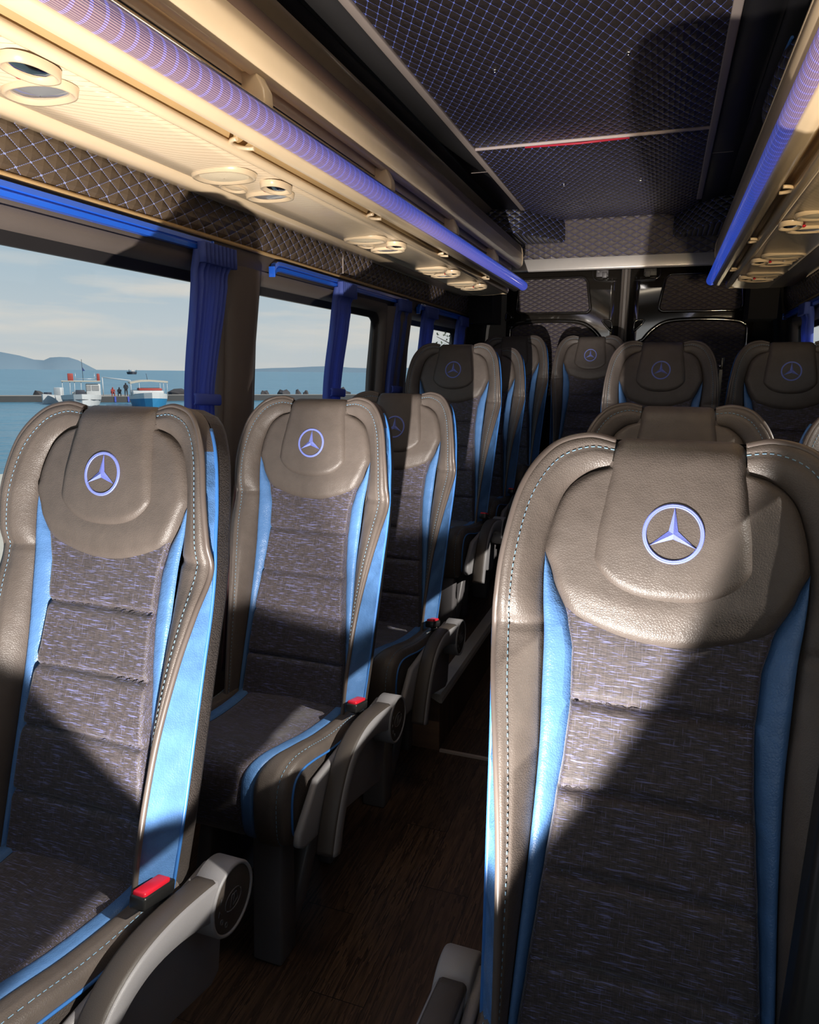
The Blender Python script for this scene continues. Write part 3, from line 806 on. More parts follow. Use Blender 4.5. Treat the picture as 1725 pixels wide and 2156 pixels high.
rail(2.05, 3.255, 'blue curtain rail over the middle left window, its near end bent down')
rail(3.46, 4.48, 'short blue curtain rail over the rearmost left window')
rail(3.46, 4.48, 'blue curtain rail at the rear of the right wall', side=1)

# curtains
def curtain(y0, y1, yb0, yb1, label, side=-1, zbot=0.97):
    f = (lambda x: x) if side < 0 else mir
    t = empty('curtain', (f(WX(1.3) + .03), (y0 + y1) / 2, zbot))
    ox, oy, oz = t.location
    tag(t, label, 'curtain', 'blue window curtains')
    rows = []; n = 96
    ztop = 1.615
    for k in range(41):
        z = lerp(zbot, ztop, k / 40)
        if z > 1.235: s_ = (z - 1.235) / (ztop - 1.235); a = lerp(yb0, y0, s_ ** 1.2); b = lerp(yb1, y1, s_ ** 1.2)
        else: s_ = (1.235 - z) / .3; a = yb0 - .008 * s_; b = yb1 + .012 * s_
        amp = .012 + .006 * abs(z - 1.235) / .4
        if z > 1.575: amp = .020
        elif z > 1.545: amp = .012
        row = []
        for j in range(n):
            u = j / (n - 1)
            front = u <= .5
            uu = u * 2 if front else (1 - u) * 2
            ph = 2 * pi * (7.5 * uu + .22 * sin(7 * uu + z * 5) + .05 * sin(z * 17))
            x = (.030 if front else .006) + amp * (.6 + .4 * sin(9 * uu)) * sin(ph) * (1 if front else .3)
            x = WX(z if z < 1.62 else 1.62) + .012 + x * .75
            row.append((f(x) - ox, lerp(a, b, uu) - oy, z - oz))
        rows.append(row)
    MB().grid(rows, 0, True, closeu=True).build('drape', 'curtain', t)
    # pleated heading: little upright loops
    hm_ = MB()
    for k in range(9):
        yy = lerp(y0 + .006, y1 - .002, k / 8)
        pts = []
        for j in range(9):
            a = 2 * pi * j / 8
            pts.append((f(WX(1.62) + .040 + .012 * cos(a)) - ox, yy + .0065 * sin(a) - oy, 1.628 - oz))
        hm_.grid([[(p[0], p[1], p[2] + dz) for p in pts] for dz in (-.045, -.02, 0.004, .006)], 0, True)
    hm_.build('heading', 'curtain', t, solid=.0015)
    # tie-back band
    rows = []
    for z in (1.222, 1.226, 1.246, 1.250):
        o_ = .004 if z in (1.222, 1.250) else .008
        row = []
        for j in range(16):
            u = j / 15; yy = lerp(yb0 - .006, yb1 + .006, u)
            row.append((f(WX(z) + .048 + o_ + .006 * sin(pi * u)) - ox, yy - oy, z - oz - .006 * u))
        rows.append(row)
    MB().grid(rows, 0, True).build('tieback', 'curtain', t, solid=.004)
    return t
curtain(1.625, 1.775, 1.610, 1.715, 'gathered blue curtain tied beside the pillar at the big front window')
curtain(2.47, 2.60, 2.44, 2.55, 'tied blue curtain hanging in the middle of the second left window')
curtain(3.10, 3.24, 3.08, 3.20, 'tied blue curtain at the rear edge of the second left window')
curtain(3.50, 3.66, 3.48, 3.60, 'tied blue curtain at the front edge of the rearmost left window')
curtain(4.14, 4.28, 4.12, 4.24, 'tied blue curtain at the rear edge of the rearmost left window')
curtain(3.66, 3.82, 3.70, 3.80, 'blue curtain at the rear window of the right wall', side=1)

# ------------------------------------------------------------------ ceiling
ZC = 2.16
CX0, CX1 = -0.755, 0.102
ce = MB().box((XC, (YF + 4.3) / 2, ZC + .03), (1.5, 4.3 - YF, .04))
ceil = struct(ce.build('ceiling', 'black_panel'), 'dark roof lining of the bus')
def qpanel(y0, y1, nm):
    m_ = MB(); ny = 24; nx = 10
    rows = []
    for i in range(ny + 1):
        y = lerp(y0, y1, i / ny); ed = min(y - y0, y1 - y)
        rows.append([(lerp(CX0, CX1, j / nx), y, ZC - .003 - .008 * rnd(min(ed, lerp(0, CX1 - CX0, min(j, nx - j) / nx)) / .03)) for j in range(nx + 1)])
    return m_.grid(rows, 0, True).build(nm, 'ceil_quilt', ceil)
qpanel(YF, 2.862, 'quilted_panel')
qpanel(2.875, 4.28, 'quilted_panel')
MB().tube([(CX0, 2.868, ZC - .006), (CX1, 2.868, ZC - .006)], .0065, 8).build('white_piping', 'white_piping', ceil)
MB().tube([(CX0 + .2, 2.874, ZC - .013), (-.35, 2.872, ZC - .017), (CX1 - .28, 2.874, ZC - .013)], .004, 8).build('red_piping', 'pink', ceil)
for x, y in ((-.511, 2.16), (-.15, 2.158), (-.486, 3.46), (-.156, 3.463)):
    MB().ball((x, y, ZC - .013), (.010, .010, .005), 6).tube([(x, y, ZC - .012), (x, y, ZC - .020)], .004, 8).build('screw_cap', 'chrome', ceil)
for x in (CX0, CX1):
    MB().prism([(x - .014, ZC + .0), (x - .014, ZC - .014), (x + .010, ZC - .014), (x + .010, ZC)], 'Y', YF, 3.925).build('edge_strip', 'trim_beige', ceil, bevel=.003)
# side coves
for sgn in (-1, 1):
    f = (lambda x: x) if sgn < 0 else (lambda x: CX0 + CX1 - x)
    nm = 'cove_panel'
    m_ = MB().strip([(f(CX0 - .012), ZC - .004), (f(-.86), ZC - .004)], 'Y', YF, 4.28, 0)
    m_.build('side_panel', 'lit_panel' if sgn < 0 else 'black_panel', ceil, solid=.006)  # left side painted as lit, right side kept dark
    MB().strip([(f(-.861), ZC - .002), (f(-.93), ZC + .0), (f(-.985), ZC - .04), (f(-1.05), 2.02), (f(-1.09), 1.92)], 'Y', YF, 4.28, 0).build('cove_panel', 'black_panel', ceil, solid=.006)
    MB().box((f(-.80), 3.18, ZC - .007), (.085, .003, .002)).build('joint', 'trim_beige', ceil)

# ------------------------------------------------------------------ luggage racks
def rack(side):
    f = (lambda x: x) if side < 0 else (lambda x: -.58 - x)
    t = tag(empty('luggage_rack', (f(-.95), 1.9, 1.74)), 'cream overhead luggage rack with blue light tube along the %s' % ('sea side windows' if side < 0 else 'right side, mostly in shade'), 'luggage rack', 'overhead luggage racks')
    ox, oy, oz = t.location
    y0, y1 = -0.45, 4.02
    def S(prof): return [(f(x) - ox, z - oz) for x, z in prof]
    def strip(nm, prof, mat, ya=y0, yb=y1, solid=.004, smooth=True, parent=t):
        return MB().strip(S(prof), 'Y', ya - oy, yb - oy, 0, smooth).build(nm, mat, parent, solid=solid)
    strip('wall_flange', [(-1.150, 1.748), (-1.09, 1.738), (-1.035, 1.7375)], 'cream')
    strip('underside_panel', [(-1.033, 1.7385), (-.98, 1.737), (-.93, 1.7385), (-.885, 1.743), (-.862, 1.7455)], 'ribbed')
    strip('lip', [(-.862, 1.7445), (-.852, 1.741), (-.843, 1.745), (-.840, 1.755)], 'cream')
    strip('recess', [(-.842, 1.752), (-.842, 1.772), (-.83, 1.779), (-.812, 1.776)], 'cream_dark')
    strip('tube_holder', [(-.815, 1.776), (-.816, 1.762), (-.808, 1.7545), (-.796, 1.755), (-.785, 1.7615), (-.779, 1.7668)], 'cream')
    # ribbed tube
    rows = []
    n = 28
    for y in (y0, 4.11):
        rows.append([(f(-.775 + .0245 * cos(2 * pi * k / n)) - 0, y, 1.790 + .0245 * sin(2 * pi * k / n)) for k in range(n)])
    tb = MB().grid(rows, 0, True, closeu=True)
    tbo = tb.build('light_tube', 'tube', None)
    tbo.parent = t
    tbo.matrix_parent_inverse = Matrix.Translation((-ox, -oy, -oz))
    for y in (4.108,):
        MB().tube([(f(-.775) - ox, y - oy, 1.790 - oz), (f(-.775) - ox, y + .012 - oy, 1.790 - oz)], .0265, 20).build('end_cap', 'cream', tbo).matrix_parent_inverse = Matrix.Translation((0, 0, 0))
    strip('chrome_strip', [(-.785, 1.8155), (-.778, 1.8185), (-.768, 1.8175), (-.764, 1.8125)], 'chrome', yb=4.10)
    strip('inner_fascia', [(-.80, 1.815), (-.822, 1.822), (-.828, 1.861)], 'cream')
    strip('slot', [(-.828, 1.861), (-.834, 1.862), (-.834, 1.865), (-.828, 1.866)], 'black_plastic')
    strip('upper_fascia', [(-.828, 1.866), (-.830, 1.90), (-.835, 1.93)], 'cream')
    # rounded hand rail
    pr = [(-.830, 1.912), (-.822, 1.892), (-.806, 1.880), (-.792, 1.884), (-.784, 1.900), (-.781, 1.925), (-.782, 1.955), (-.788, 1.985), (-.80, 2.004), (-.818, 2.012), (-.838, 2.005)]
    o = MB().strip(S(pr[:7]), 'Y', y0 - oy, 4.08 - oy).build('hand_rail', 'cream', t, solid=.004)
    strip('hand_rail_top', pr[6:], 'shaded_cream' if side < 0 else 'cream', yb=4.08)  # left rail's upper half painted brown for the shade on it
    MB().prism(S([(x * 1.0 + (.004 if i > 3 else -.002), z) for i, (x, z) in enumerate(pr)]), 'Y', 4.078 - oy, 4.098 - oy).build('rail_end_cap', 'cream', t, bevel=.004)
    # back board of the rack
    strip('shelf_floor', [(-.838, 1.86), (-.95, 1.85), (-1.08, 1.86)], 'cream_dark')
    strip('upper_trim', [(-.908, 2.163), (-.925, 2.150), (-.962, 2.128), (-1.0, 2.05)], 'cream', yb=3.90)
    # end plate
    ep = [(-1.150, 1.748), (-1.09, 1.738), (-1.033, 1.737), (-.98, 1.735), (-.93, 1.7365), (-.885, 1.741), (-.850, 1.739), (-.838, 1.756), (-.842, 1.776), (-.825, 1.80), (-.822, 1.85), (-.90, 1.86), (-1.10, 1.86)]
    MB().prism(S(ep), 'Y', 4.018 - oy, 4.032 - oy).build('end_plate', 'cream', t, bevel=.003)
    # brackets
    for yb in (.66, 1.36, 2.06, 2.76, 3.46):
        m_ = MB().prism(S([(-.832, 1.816), (-.79, 1.818), (-.776, 1.828), (-.778, 1.852), (-.795, 1.884), (-.832, 1.89)]), 'Y', yb - .018 - oy, yb + .018 - oy)
        m_.build('bracket', 'cream', t, bevel=.004)
        pts = []
        for k in range(13):
            a = pi * k / 12
            pts.append((f(-.827) - ox, yb - .02 + .032 * cos(a) - oy, 1.752 + .0 - .004 - oz))
        m2 = MB().tube([(f(-.815 - .028 * sin(pi * k / 12)) - ox, yb - .03 + .032 * cos(pi * k / 12) - oy, 1.752 - oz) for k in range(13)], .0045, 8)
        m2.build('hook', 'cream', t)
    # service units
    for yu in (.85, 1.55, 2.36, 3.06, 3.56):
        u = empty('service_unit', (f(-.945) - ox, yu - oy, 1.7365 - oz)); u.parent = t
        sg = 1 if side < 0 else -1
        def oval(nm, cx, cy, rx, ry, mat, z0=-.001, th=.006, inner=None, imat=None, ipart=None, e=2.4):
            n = 28
            def L(s_, z): return [(sg * (cx + rx * s_ * (abs(cos(2 * pi * k / n)) ** (2 / e)) * (1 if cos(2 * pi * k / n) > 0 else -1)),
                                   cy + ry * s_ * (abs(sin(2 * pi * k / n)) ** (2 / e)) * (1 if sin(2 * pi * k / n) > 0 else -1), z) for k in range(n)]
            m_ = MB().grid([L(1.05, z0 + .004), L(1.0, z0 - th), L(.9, z0 - th), L(.78, z0 - th * .2)], 0, True, closeu=True)
            o_ = m_.build(nm, mat, u)
            if ipart:
                MB().grid([L(.79, z0 - th * .2), L(.5, z0 - th * .7), L(.02, z0 - th)], 0, True, closeu=True).build(ipart, imat, o_) if False else \
                    MB().grid([L(.79, z0 - th * .2), L(.5, z0 - th * .7), L(.02, z0 - th)], 0, True, closeu=True).build(ipart, imat, u)
            return o_
        oval('speaker_rim', -.010, -.085, .070, .055, 'cream', ipart='speaker_grille', imat='speaker')
        oval('lamp_rim', .055, .030, .030, .045, 'cream', ipart='air_vent', imat='chrome', th=.010)
        oval('lens_rim', -.005, .105, .060, .040, 'cream', ipart='reading_lamp', imat='lens', th=.008)
        oval('switch_rim', -.045, .005, .025, .042, 'cream', ipart='switch', imat='cream')
        MB().ball((sg * .018, .045, -.004), (.006, .008, .004), 6).build('call_button', 'red', u)
    return t
rk_l = rack(-1)
rk_r = rack(1)

# dark quilted bundle lying on the right rack
bg = MB()
rows = []
for i in range(15):
    t_ = i / 14; y = lerp(1.95, 2.62, t_); s_ = sqrt(max(0.0, 1 - (2 * t_ - 1) ** 4)) * .95 + .05
    rows.append([(.283 + .073 * s_ * cos(2 * pi * k / 16) * 1.0, y, 2.067 + .050 * s_ * sin(2 * pi * k / 16)) for k in range(16)])
bg.grid(rows, 0, True, closeu=True)
bgo = tag(bg.build('bag', 'box_quilt'), 'dark quilted bag with blue piping lying on the right luggage rack', 'bag')
MB().tube([(.222, lerp(2.0, 2.5, k / 8), 2.09 - .004 * (k - 4) ** 2 / 4) for k in range(9)], .004, 6).build('piping', 'blue_piping', bgo)

# ------------------------------------------------------------------ rear of the bus
# quilted bulkhead, corner boxes, metal sill
bk = MB().strip([(ZC, 0), (0, 0)], 'X', 0, 1)
rear = empty('wall_rear', (0, 0, 0)); struct(rear, 'quilted black rear end of the bus')
rows = []
for k in range(11):
    t_ = k / 10; z = lerp(2.165, 1.955, t_); y = 4.262 + .075 * t_ ** 1.4
    rows.append([(x, y, z) for x in (-1.02, -.6, -.28, .1, .46)])
MB().grid(rows, 0, True).build('quilted_bulkhead', 'shelf_quilt', rear, solid=.01)
for sgn, nm in ((-1, 'corner_box'), (1, 'corner_box')):
    f = (lambda x: x) if sgn < 0 else (lambda x: -.59 - x)
    pts = [(-1.0, 3.875), (-.765, 3.935), (-.575, 4.275), (-1.0, 4.275)]
    m_ = MB()
    zt, zb = 2.165, 2.035
    vs = [(f(x), y, zb) for x, y in pts] + [(f(x), y, zt) for x, y in pts]
    m_.add(vs, [(0, 1, 5, 4)], 1, False).add(vs, [(1, 2, 6, 5)], 0, False).add(vs, [(2, 3, 7, 6), (3, 0, 4, 7), (0, 3, 2, 1), (4, 5, 6, 7)], 1, False)
    m_.build(nm, ['box_quilt', 'box_quilt_front'], rear, bevel=.012)
    # carpeted cheek beside the opening
    MB().box((f(-1.06), 4.42, 1.86), (.14, .26, .50)).build('carpet_cheek', 'carpet', rear)
MB().prism([(4.335, 1.96), (4.327, 1.962), (4.322, 1.90), (4.33, 1.892), (4.345, 1.895)], 'X', -1.0, .44).build('sill_trim', 'alu', rear, bevel=.002)
rows = []
for k in range(7):
    t_ = k / 6
    rows.append([(x, lerp(4.335, 4.90, t_), 1.895 + .07 * t_ + .03 * sin(pi * t_)) for x in (-1.0, -.28, .44)])
MB().grid(rows, 0, True).build('header', 'gloss_black', rear, solid=.01)
MB().box((XC, YR + .12, 1.1), (2.0, .06, 2.3)).build('outer_skin', 'carpet', rear)

def rrect(x0, x1, z0, z1, r, n=6):
    pts = []
    for cx, cz, a0 in ((x1 - r, z1 - r, 0), (x0 + r, z1 - r, 90), (x0 + r, z0 + r, 180), (x1 - r, z0 + r, 270)):
        for k in range(n + 1):
            a = radians(a0 + 90 * k / n); pts.append((cx + r * cos(a), cz + r * sin(a)))
    return pts
DY = 4.90
def door(name, side, label):
    f = (lambda x: x) if side < 0 else (lambda x: -.54 - x)
    m_ = MB()
    # skin with slight crown, split around the lower arch
    rows = []
    for i in range(13):
        z = lerp(0.7, 1.995, i / 12)
        rows.append([(f(lerp(-1.03, -.30, j / 12)), DY + .004 * sin(pi * j / 12) * sin(pi * i / 12) + .02 * (1 - z / 2), z) for j in range(13)])
    m_.grid(rows, 0, True)
    d = struct(m_.build(name, 'gloss_black', solid=.01), label)
    x0, x1 = -.965, -.475
    # raised ridge around the upper quilted panel
    pts = rrect(x0, x1, 1.703, 1.925, .035)
    pts = [(x + (.02 * (z - 1.7) / .22 if x < -.7 else -.035 * (z - 1.7) / .22), z) for x, z in pts]
    MB().tube([(f(x), DY - .006, z) for x, z in pts], .010, 8, closed=True).build('panel_frame', 'gloss_black', d)
    cx = sum(p[0] for p in pts) / len(pts); cz = sum(p[1] for p in pts) / len(pts)
    rows = [[(f(lerp(cx, x, s_)), DY - .004 - .008 * rnd((1 - s_) / .15), lerp(cz, z, s_)) for x, z in pts] for s_ in (1.0, .97, .93, .86, .7, .4, .002)]
    MB().grid(rows, 0, True, closeu=True).build('quilted_panel', 'rear_quilt', d)
    # lower arch and its quilted panel
    arch = [(-1.0, 1.0), (-1.0, 1.56), (-.985, 1.615), (-.94, 1.640), (-.80, 1.652), (-.62, 1.650), (-.52, 1.635), (-.45, 1.59), (-.40, 1.53), (-.36, 1.46), (-.35, 1.0)]
    sm = cr(arch, 44)
    MB().tube([(f(x), DY - .010, z) for x, z in sm], .014, 8).build('arch_frame', 'gloss_black', d)
    cx, cz = -.66, 1.2
    rows = [[(f(lerp(cx, x, s_)), DY - .005 - .01 * rnd((1 - s_) / .1), lerp(cz, z, s_)) for x, z in sm] for s_ in (.985, .96, .9, .6, .002)]
    MB().grid(rows, 0, True).build('lower_quilted_panel', 'rear_quilt', d)
    # hinge latch
    h = MB().box((f(-.415), DY - .022, 1.945), (.075, .02, .05)).box((f(-.40), DY - .032, 1.93), (.03, .02, .035)).box((f(-.44), DY - .03, 1.955), (.02, .016, .02))
    ho = h.build('latch', 'steel_grey', d, bevel=.003)
    for dx, dz in ((-.445, 1.962), (-.385, 1.962), (-.385, 1.932)):
        MB().ball((f(dx), DY - .034, dz), (.006, .004, .006), 5).build('bolt', 'chrome', ho)
    MB().tube([(f(x), DY - .006, z) for x, z in cr([(-.475, 1.99), (-.475, 1.93), (-.455, 1.905), (-.42, 1.897), (-.32, 1.895)], 16)], .007, 6).build('latch_recess', 'gloss_black', d)
    # triangular recesses
    for tri in ([(-.41, 1.655), (-.34, 1.652), (-.335, 1.575)], [(-1.03, 1.715), (-.985, 1.680), (-1.035, 1.655)]):
        P_ = [Vector((f(x), DY - .008, z)) for x, z in tri]
        lo = []
        for k in range(3):
            a, b, c = P_[k - 1], P_[k], P_[(k + 1) % 3]
            for s_ in (0, .5, 1):
                lo.append((b + (a - b) * .28 * (1 - s_) ** 2 + (c - b) * .28 * s_ ** 2))
        MB().tube(lo, .007, 6, closed=True).build('recess_ring', 'gloss_black', d)
        c = sum(P_, Vector()) / 3
        MB().add([(c + (p - c) * .75) + Vector((0, .004, 0)) for p in P_], [(0, 1, 2)], 0, False).build('recess', 'carpet', d)
    return d
door('door_1', -1, 'glossy black left rear door with quilted panels')
door('door_2', 1, 'glossy black right rear door with quilted panels')
sl = struct(MB().prism([(-.298, 4.905), (-.296, 4.885), (-.282, 4.878), (-.278, 4.886), (-.262, 4.886), (-.258, 4.878), (-.244, 4.885), (-.242, 4.905)], 'Z', .7, 2.0).build('trim_5', 'rubber'), 'grey rubber seal between the two rear doors')

# front of the bus (behind the photographer): bulkhead with windscreen opening
wf = MB().box((XC, YF - .03, .45), (2.0, .06, .95)).box((XC, YF - .03, 2.02), (2.0, .06, .32))
wf.box((-1.22, YF - .03, 1.4), (.12, .06, 1.0)).box((.66, YF - .03, 1.4), (.12, .06, 1.0))
struct(wf.build('wall_front', 'black_panel'), 'front end of the cabin')

# ------------------------------------------------------------------ passenger seat
TAN = math.tan(radians(14))
def BP(x, z, d):                  # point of the backrest: d metres forward of the back plane
    return (x, TAN * (z - 1.12) - d * .97, z + d * .10)

OUT = [(.080, 1.232), (.116, 1.238), (.160, 1.222), (.194, 1.172), (.212, 1.09), (.219, 1.02), (.221, .972), (.212, .905), (.198, .82), (.182, .70), (.172, .56), (.168, .45)]
DO = [.022, .028, .038, .054, .060, .048, .030, .052, .068, .078, .080, .074]
INN = [(.084, 1.196), (.112, 1.190), (.140, 1.166), (.156, 1.122), (.163, 1.07), (.161, 1.02), (.156, .972), (.153, .905), (.150, .82), (.152, .70), (.158, .56), (.162, .45)]
RX = [.083, .119, .164, .198, .216, .223, .225, .222, .217, .211, .204, .198]
DI = [.020, .022, .024, .025, .023, .019, .014, .016, .020, .022, .024, .024]
DR = [-.008, -.004, .004, .018, .024, .026, .022, .016, .014, .012, .010, .012]
CUR = [(o[0], o[1], a, i[0], i[1], b, r, x) for o, a, i, b, r, x in zip(OUT, DO, INN, DI, DR, RX)]
NS = 90
CURS = cr(CUR, NS)
FXZ = [.45, .535, .63, .67, .76, .82, .88, .955, .995, 1.05, 1.092]
FXX = [.150, .143, .135, .131, .123, .117, .114, .117, .126, .149, .166]
def fx(z): return pw(z, FXZ, FXX)
def ox_(z):                       # half width of the outer outline
    zz = [p[1] for p in CURS][::-1]; xx = [p[7] for p in CURS][::-1]
    for i in range(len(zz) - 1):
        if zz[i] <= z <= zz[i + 1]: return lerp(xx[i], xx[i + 1], (z - zz[i]) / max(1e-9, zz[i + 1] - zz[i]))
    return .115 if z > 1.2 else .198
def inner_x(z):
    zz = [p[4] for p in CURS][::-1]; xx = [p[3] for p in CURS][::-1]
    for i in range(len(zz) - 1):
        if zz[i] <= z <= zz[i + 1]: return lerp(xx[i], xx[i + 1], (z - zz[i]) / max(1e-9, zz[i + 1] - zz[i]))
    return .09 if z > 1.1 else .162
def bol(k, v, s=1, lift=0.0):     # bolster surface, k along, v from outer (0) to inner (1)
    xo, zo, do, xi, zi, di, dr, rx = CURS[k]
    w = max(.01, sqrt((xo - xi) ** 2 + (zo - zi) ** 2))
    d = lerp(do, di, v) + lerp(.018, .010, min(1, max(0, (zo - 1.02) / .18))) * rnd(min(v, 1 - v) * w / .024) - .004 * exp(-((v - .30) / .07) ** 2)
    zc = .985
    d -= .006 * exp(-((lerp(zo, zi, v) - zc) / .006) ** 2) * (1 if v > .3 else .5)
    return BP(s * lerp(xo, xi, v), lerp(zo, zi, v), d + lift)
def pad_w(z): return pw(z, [1.02, 1.045, 1.075, 1.11, 1.16, 1.2], [.099, .1000, .1005, .0975, .0895, .0835])
def pad_zb(u): return 1.030 + .078 * (1 - max(0.0, 1 - abs(u) ** 2.5) ** (1 / 2.5))
def pad_d(x, z):
    w = pad_w(z); u = min(1.0, abs(x) / w)
    e = min((1 - u) * w, z - pad_zb(u))
    return .026 + .022 * rnd(e / .018) + .006 * sin(pi * min(1, max(0, (z - 1.03) / .17))) - .006 * u * u

def make_seat(arm, belt=False):
    """arm: +1 / -1 = aisle armrest on that side, 0 = none"""
    t = empty('passenger_seat', (0, 0, 0))
    vs = cosspace(15)
    for s in (1, -1):
        MB().grid([[bol(k, v, s) for v in vs] for k in range(NS)], 0, True).build('bolster', 'leather', t)
        # stitching: short dashes along the outer roll
        sm_ = MB()
        L = 0; last = None; on = True; acc = 0; seg = []
        for k in range(0, (NS - 1) * 12):
            kk = k / 12; i = int(kk); fr_ = kk - i
            p = Vector(bol(i, .30, s, .0022)).lerp(Vector(bol(min(i + 1, NS - 1), .30, s, .0022)), fr_)
            if last is not None:
                acc += (p - last).length
            last = p
            if on: seg.append(p)
            if acc > (.0050 if on else .0032):
                if on and len(seg) > 1: sm_.tube([seg[0], seg[-1]], .0008, 4, 0, False)
                seg = []; on = not on; acc = 0
        sm_.build('stitching', 'thread', t, recalc=False)
        # outer piping on the front edge and on the rear edge
        MB().tube([BP(s * (c[0] + .001), c[1], c[2] - .001) for c in CURS], .0052, 8).build('piping', 'piping', t)
        MB().tube([BP(s * c[7], c[1], c[6]) for c in CURS[20:]], .0036, 6).build('blue_piping', 'blue_piping', t)
        # side gusset
        rows_b = []; rows_t = []
        for k in range(NS):
            xo, zo, do, xi, zi, di, dr, rx = CURS[k]
            row = []
            for j in range(9):
                q_ = j / 8
                d = lerp(do - .002, dr + .001, q_)
                wv = .007 * sin(pi * q_) * (1 + .9 * sin(k * 1.05 + 3.0 * q_) + .5 * sin(k * 2.3)) if zo < 1.15 else .003 * sin(pi * q_)
                row.append(BP(s * (lerp(xo, rx, q_) - .004 * sin(pi * q_) + wv * .55 * min(1, abs(do - dr) / .05)), zo, d))
            (rows_t if zo > 1.165 and k < 40 else rows_b).append(row)
        rows_b.insert(0, rows_t[-1])
        MB().grid(rows_b, 0, True).build('side_gusset', 'blue', t)
        MB().grid(rows_t, 0, True).build('top_gusset', 'leather', t)
        # blue leaf-shaped insert
        rows = []
        for k in range(61):
            z = lerp(.45, 1.091, k / 60)
            xa, xb = fx(z), max(fx(z) + .0006, inner_x(z) - .001)
            w = xb - xa
            rows.append([BP(s * lerp(xa, xb, v), z, .013 + .006 * v + .010 * rnd(min(v, 1 - v) * w / .014) + .006 * v) for v in cosspace(9)])
        MB().grid(rows, 0, True).build('blue_insert', 'blue', t)
    # fabric centre with sewn channels
    seams = [.43, .561, .677, .781, .891, 1.02]
    def zb(u): return .968 + .030 * min(1, abs(u)) ** 2
    rows = []
    for k in range(181):
        q_ = k / 180
        row = []
        for j in range(33):
            u = cosspace(33, .7)[j] * 2 - 1
            z = lerp(.45, zb(u) + .016, q_)
            w = fx(z)
            for a in range(len(seams) - 1):
                if seams[a] <= z <= seams[a + 1]: e = min(z - seams[a], seams[a + 1] - z); break
            else: e = .03
            d = .006 + .014 * rnd(e / .016) + .016 * exp(-((z - .66) / .17) ** 2) + .006 * u * u
            d = .002 + d * rnd((1 - abs(u)) * w / .007)
            row.append(BP(u * (w + .0015), z, d))
        rows.append(row)
    MB().grid(rows, 0, True).build('fabric_panel', 'fabric', t)
    # head section
    rows = []
    for q_ in cosspace(27, .5):
        row = []
        for j in range(41):
            u = cosspace(41)[j] * 2 - 1
            z = lerp(zb(u), 1.206, q_)
            w = (fx(z) if z < 1.09 else inner_x(z)) + .001
            e = min((1 - abs(u)) * w * 1.1, (z - zb(u)))
            d = .012 - .010 * max(0, 1 - (z - zb(u)) / .05) + .018 * rnd((1 - abs(u)) * w * 1.1 / .022) * rnd((z - zb(u) + .001) / .022) + .010 * rnd((z - zb(u)) / .022) - .008 * max(0, (z - 1.12) / .09)
            row.append(BP(u * w, z, d))
        rows.append(row)
    MB().grid(rows, 0, True).build('head_section', 'leather', t)
    # headrest pad that wraps over the top
    us = [c * 2 - 1 for c in cosspace(37, .8)]
    rows = []
    for q_ in cosspace(25, .55):
        rows.append([BP(u * pad_w(lerp(pad_zb(u), 1.2, q_)), lerp(pad_zb(u), 1.2, q_), pad_d(u * pad_w(lerp(pad_zb(u), 1.2, q_)) * .9999, lerp(pad_zb(u), 1.2, q_))) for u in us])
    n0 = len(rows)
    for k in range(1, 13):
        a = radians(190 * k / 12)
        row = []
        for j, u in enumerate(us):
            dtop = pad_d(u * pad_w(1.2) * .9999, 1.2); r = .034 * (.55 + .45 * rnd((1 - abs(u)) * .083 / .02))
            cz = 1.2; cd = dtop - r if dtop - r > -.2 else 0
            row.append(BP(u * .0835, cz + r * 1.1 * sin(a), cd + r * cos(a) - (.03 * max(0, (k - 6)) / 6)))
        rows.append(row)
    pad = MB().grid(rows, 0, True).build('headrest_pad', 'leather', t)
    # embroidered three-pointed star in a ring
    em = MB()
    ec = 1.12
    n = 72
    def E(x, z, h): return BP(x, z, pad_d(x, z) + h)
    rows = [[E(R_ * sin(2 * pi * k / n), ec + R_ * cos(2 * pi * k / n), h) for k in range(n)] for R_, h in ((.0322, .0004), (.0328, .0020), (.0340, .0024), (.0346, .0014), (.0352, .0024), (.0368, .0020), (.0375, .0004))]
    em.grid(rows, 0, True, closeu=True)
    for k in range(3):
        a = 2 * pi * k / 3
        tip = (.0335 * sin(a), .0335 * cos(a))
        for sg in (1, -1):
            b_ = a + sg * pi / 3
            side = (.0066 * sin(b_), .0066 * cos(b_))
            P_ = []
            N_ = 8
            r0 = []; r1 = []
            for i in range(N_ + 1):
                q_ = i / N_
                r0.append(E(tip[0] * q_, ec + tip[1] * q_, .0030 - .0012 * q_))
                r1.append(E(lerp(side[0], tip[0], q_), ec + lerp(side[1], tip[1], q_), .0008))
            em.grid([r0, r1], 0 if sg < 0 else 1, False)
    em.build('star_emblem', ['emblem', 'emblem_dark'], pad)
    # rear shell
    rows = []
    zr = [lerp(.42, 1.236, c) for c in cosspace(34, .6)]
    us2 = [c * 2 - 1 for c in cosspace(21, .7)]
    for z in zr:
        w = ox_(z) + .0005
        dr = pw(z, [p[1] for p in OUT][::-1][:-1] + [1.25], DR[::-1][:-1] + [-.04])
        row = []
        for u in us2:
            e = min((1 - abs(u)) * w, (1.240 - z) * 1.4, (z - .40) * 1.2)
            row.append(BP(u * w, z, dr - .105 * rnd(e / .07)))
        rows.append(row)
    MB().grid(rows, 0, True).build('back_shell', 'leather_dark', t)
    # recline hinge block under the back
    MB().box((0, -.14, .43), (.36, .07, .10)).build('back_base', 'black_plastic', t, bevel=.01)
    # ---------------- cushion
    prof = cr([(-.165, .455), (-.25, .452), (-.36, .462), (-.45, .480), (-.505, .484), (-.542, .468), (-.556, .43), (-.556, .38), (-.548, .335), (-.525, .31), (-.49, .305)], 46)
    def wo(q_): return pw(q_, [0, .45, 1], [.206, .196, .186])
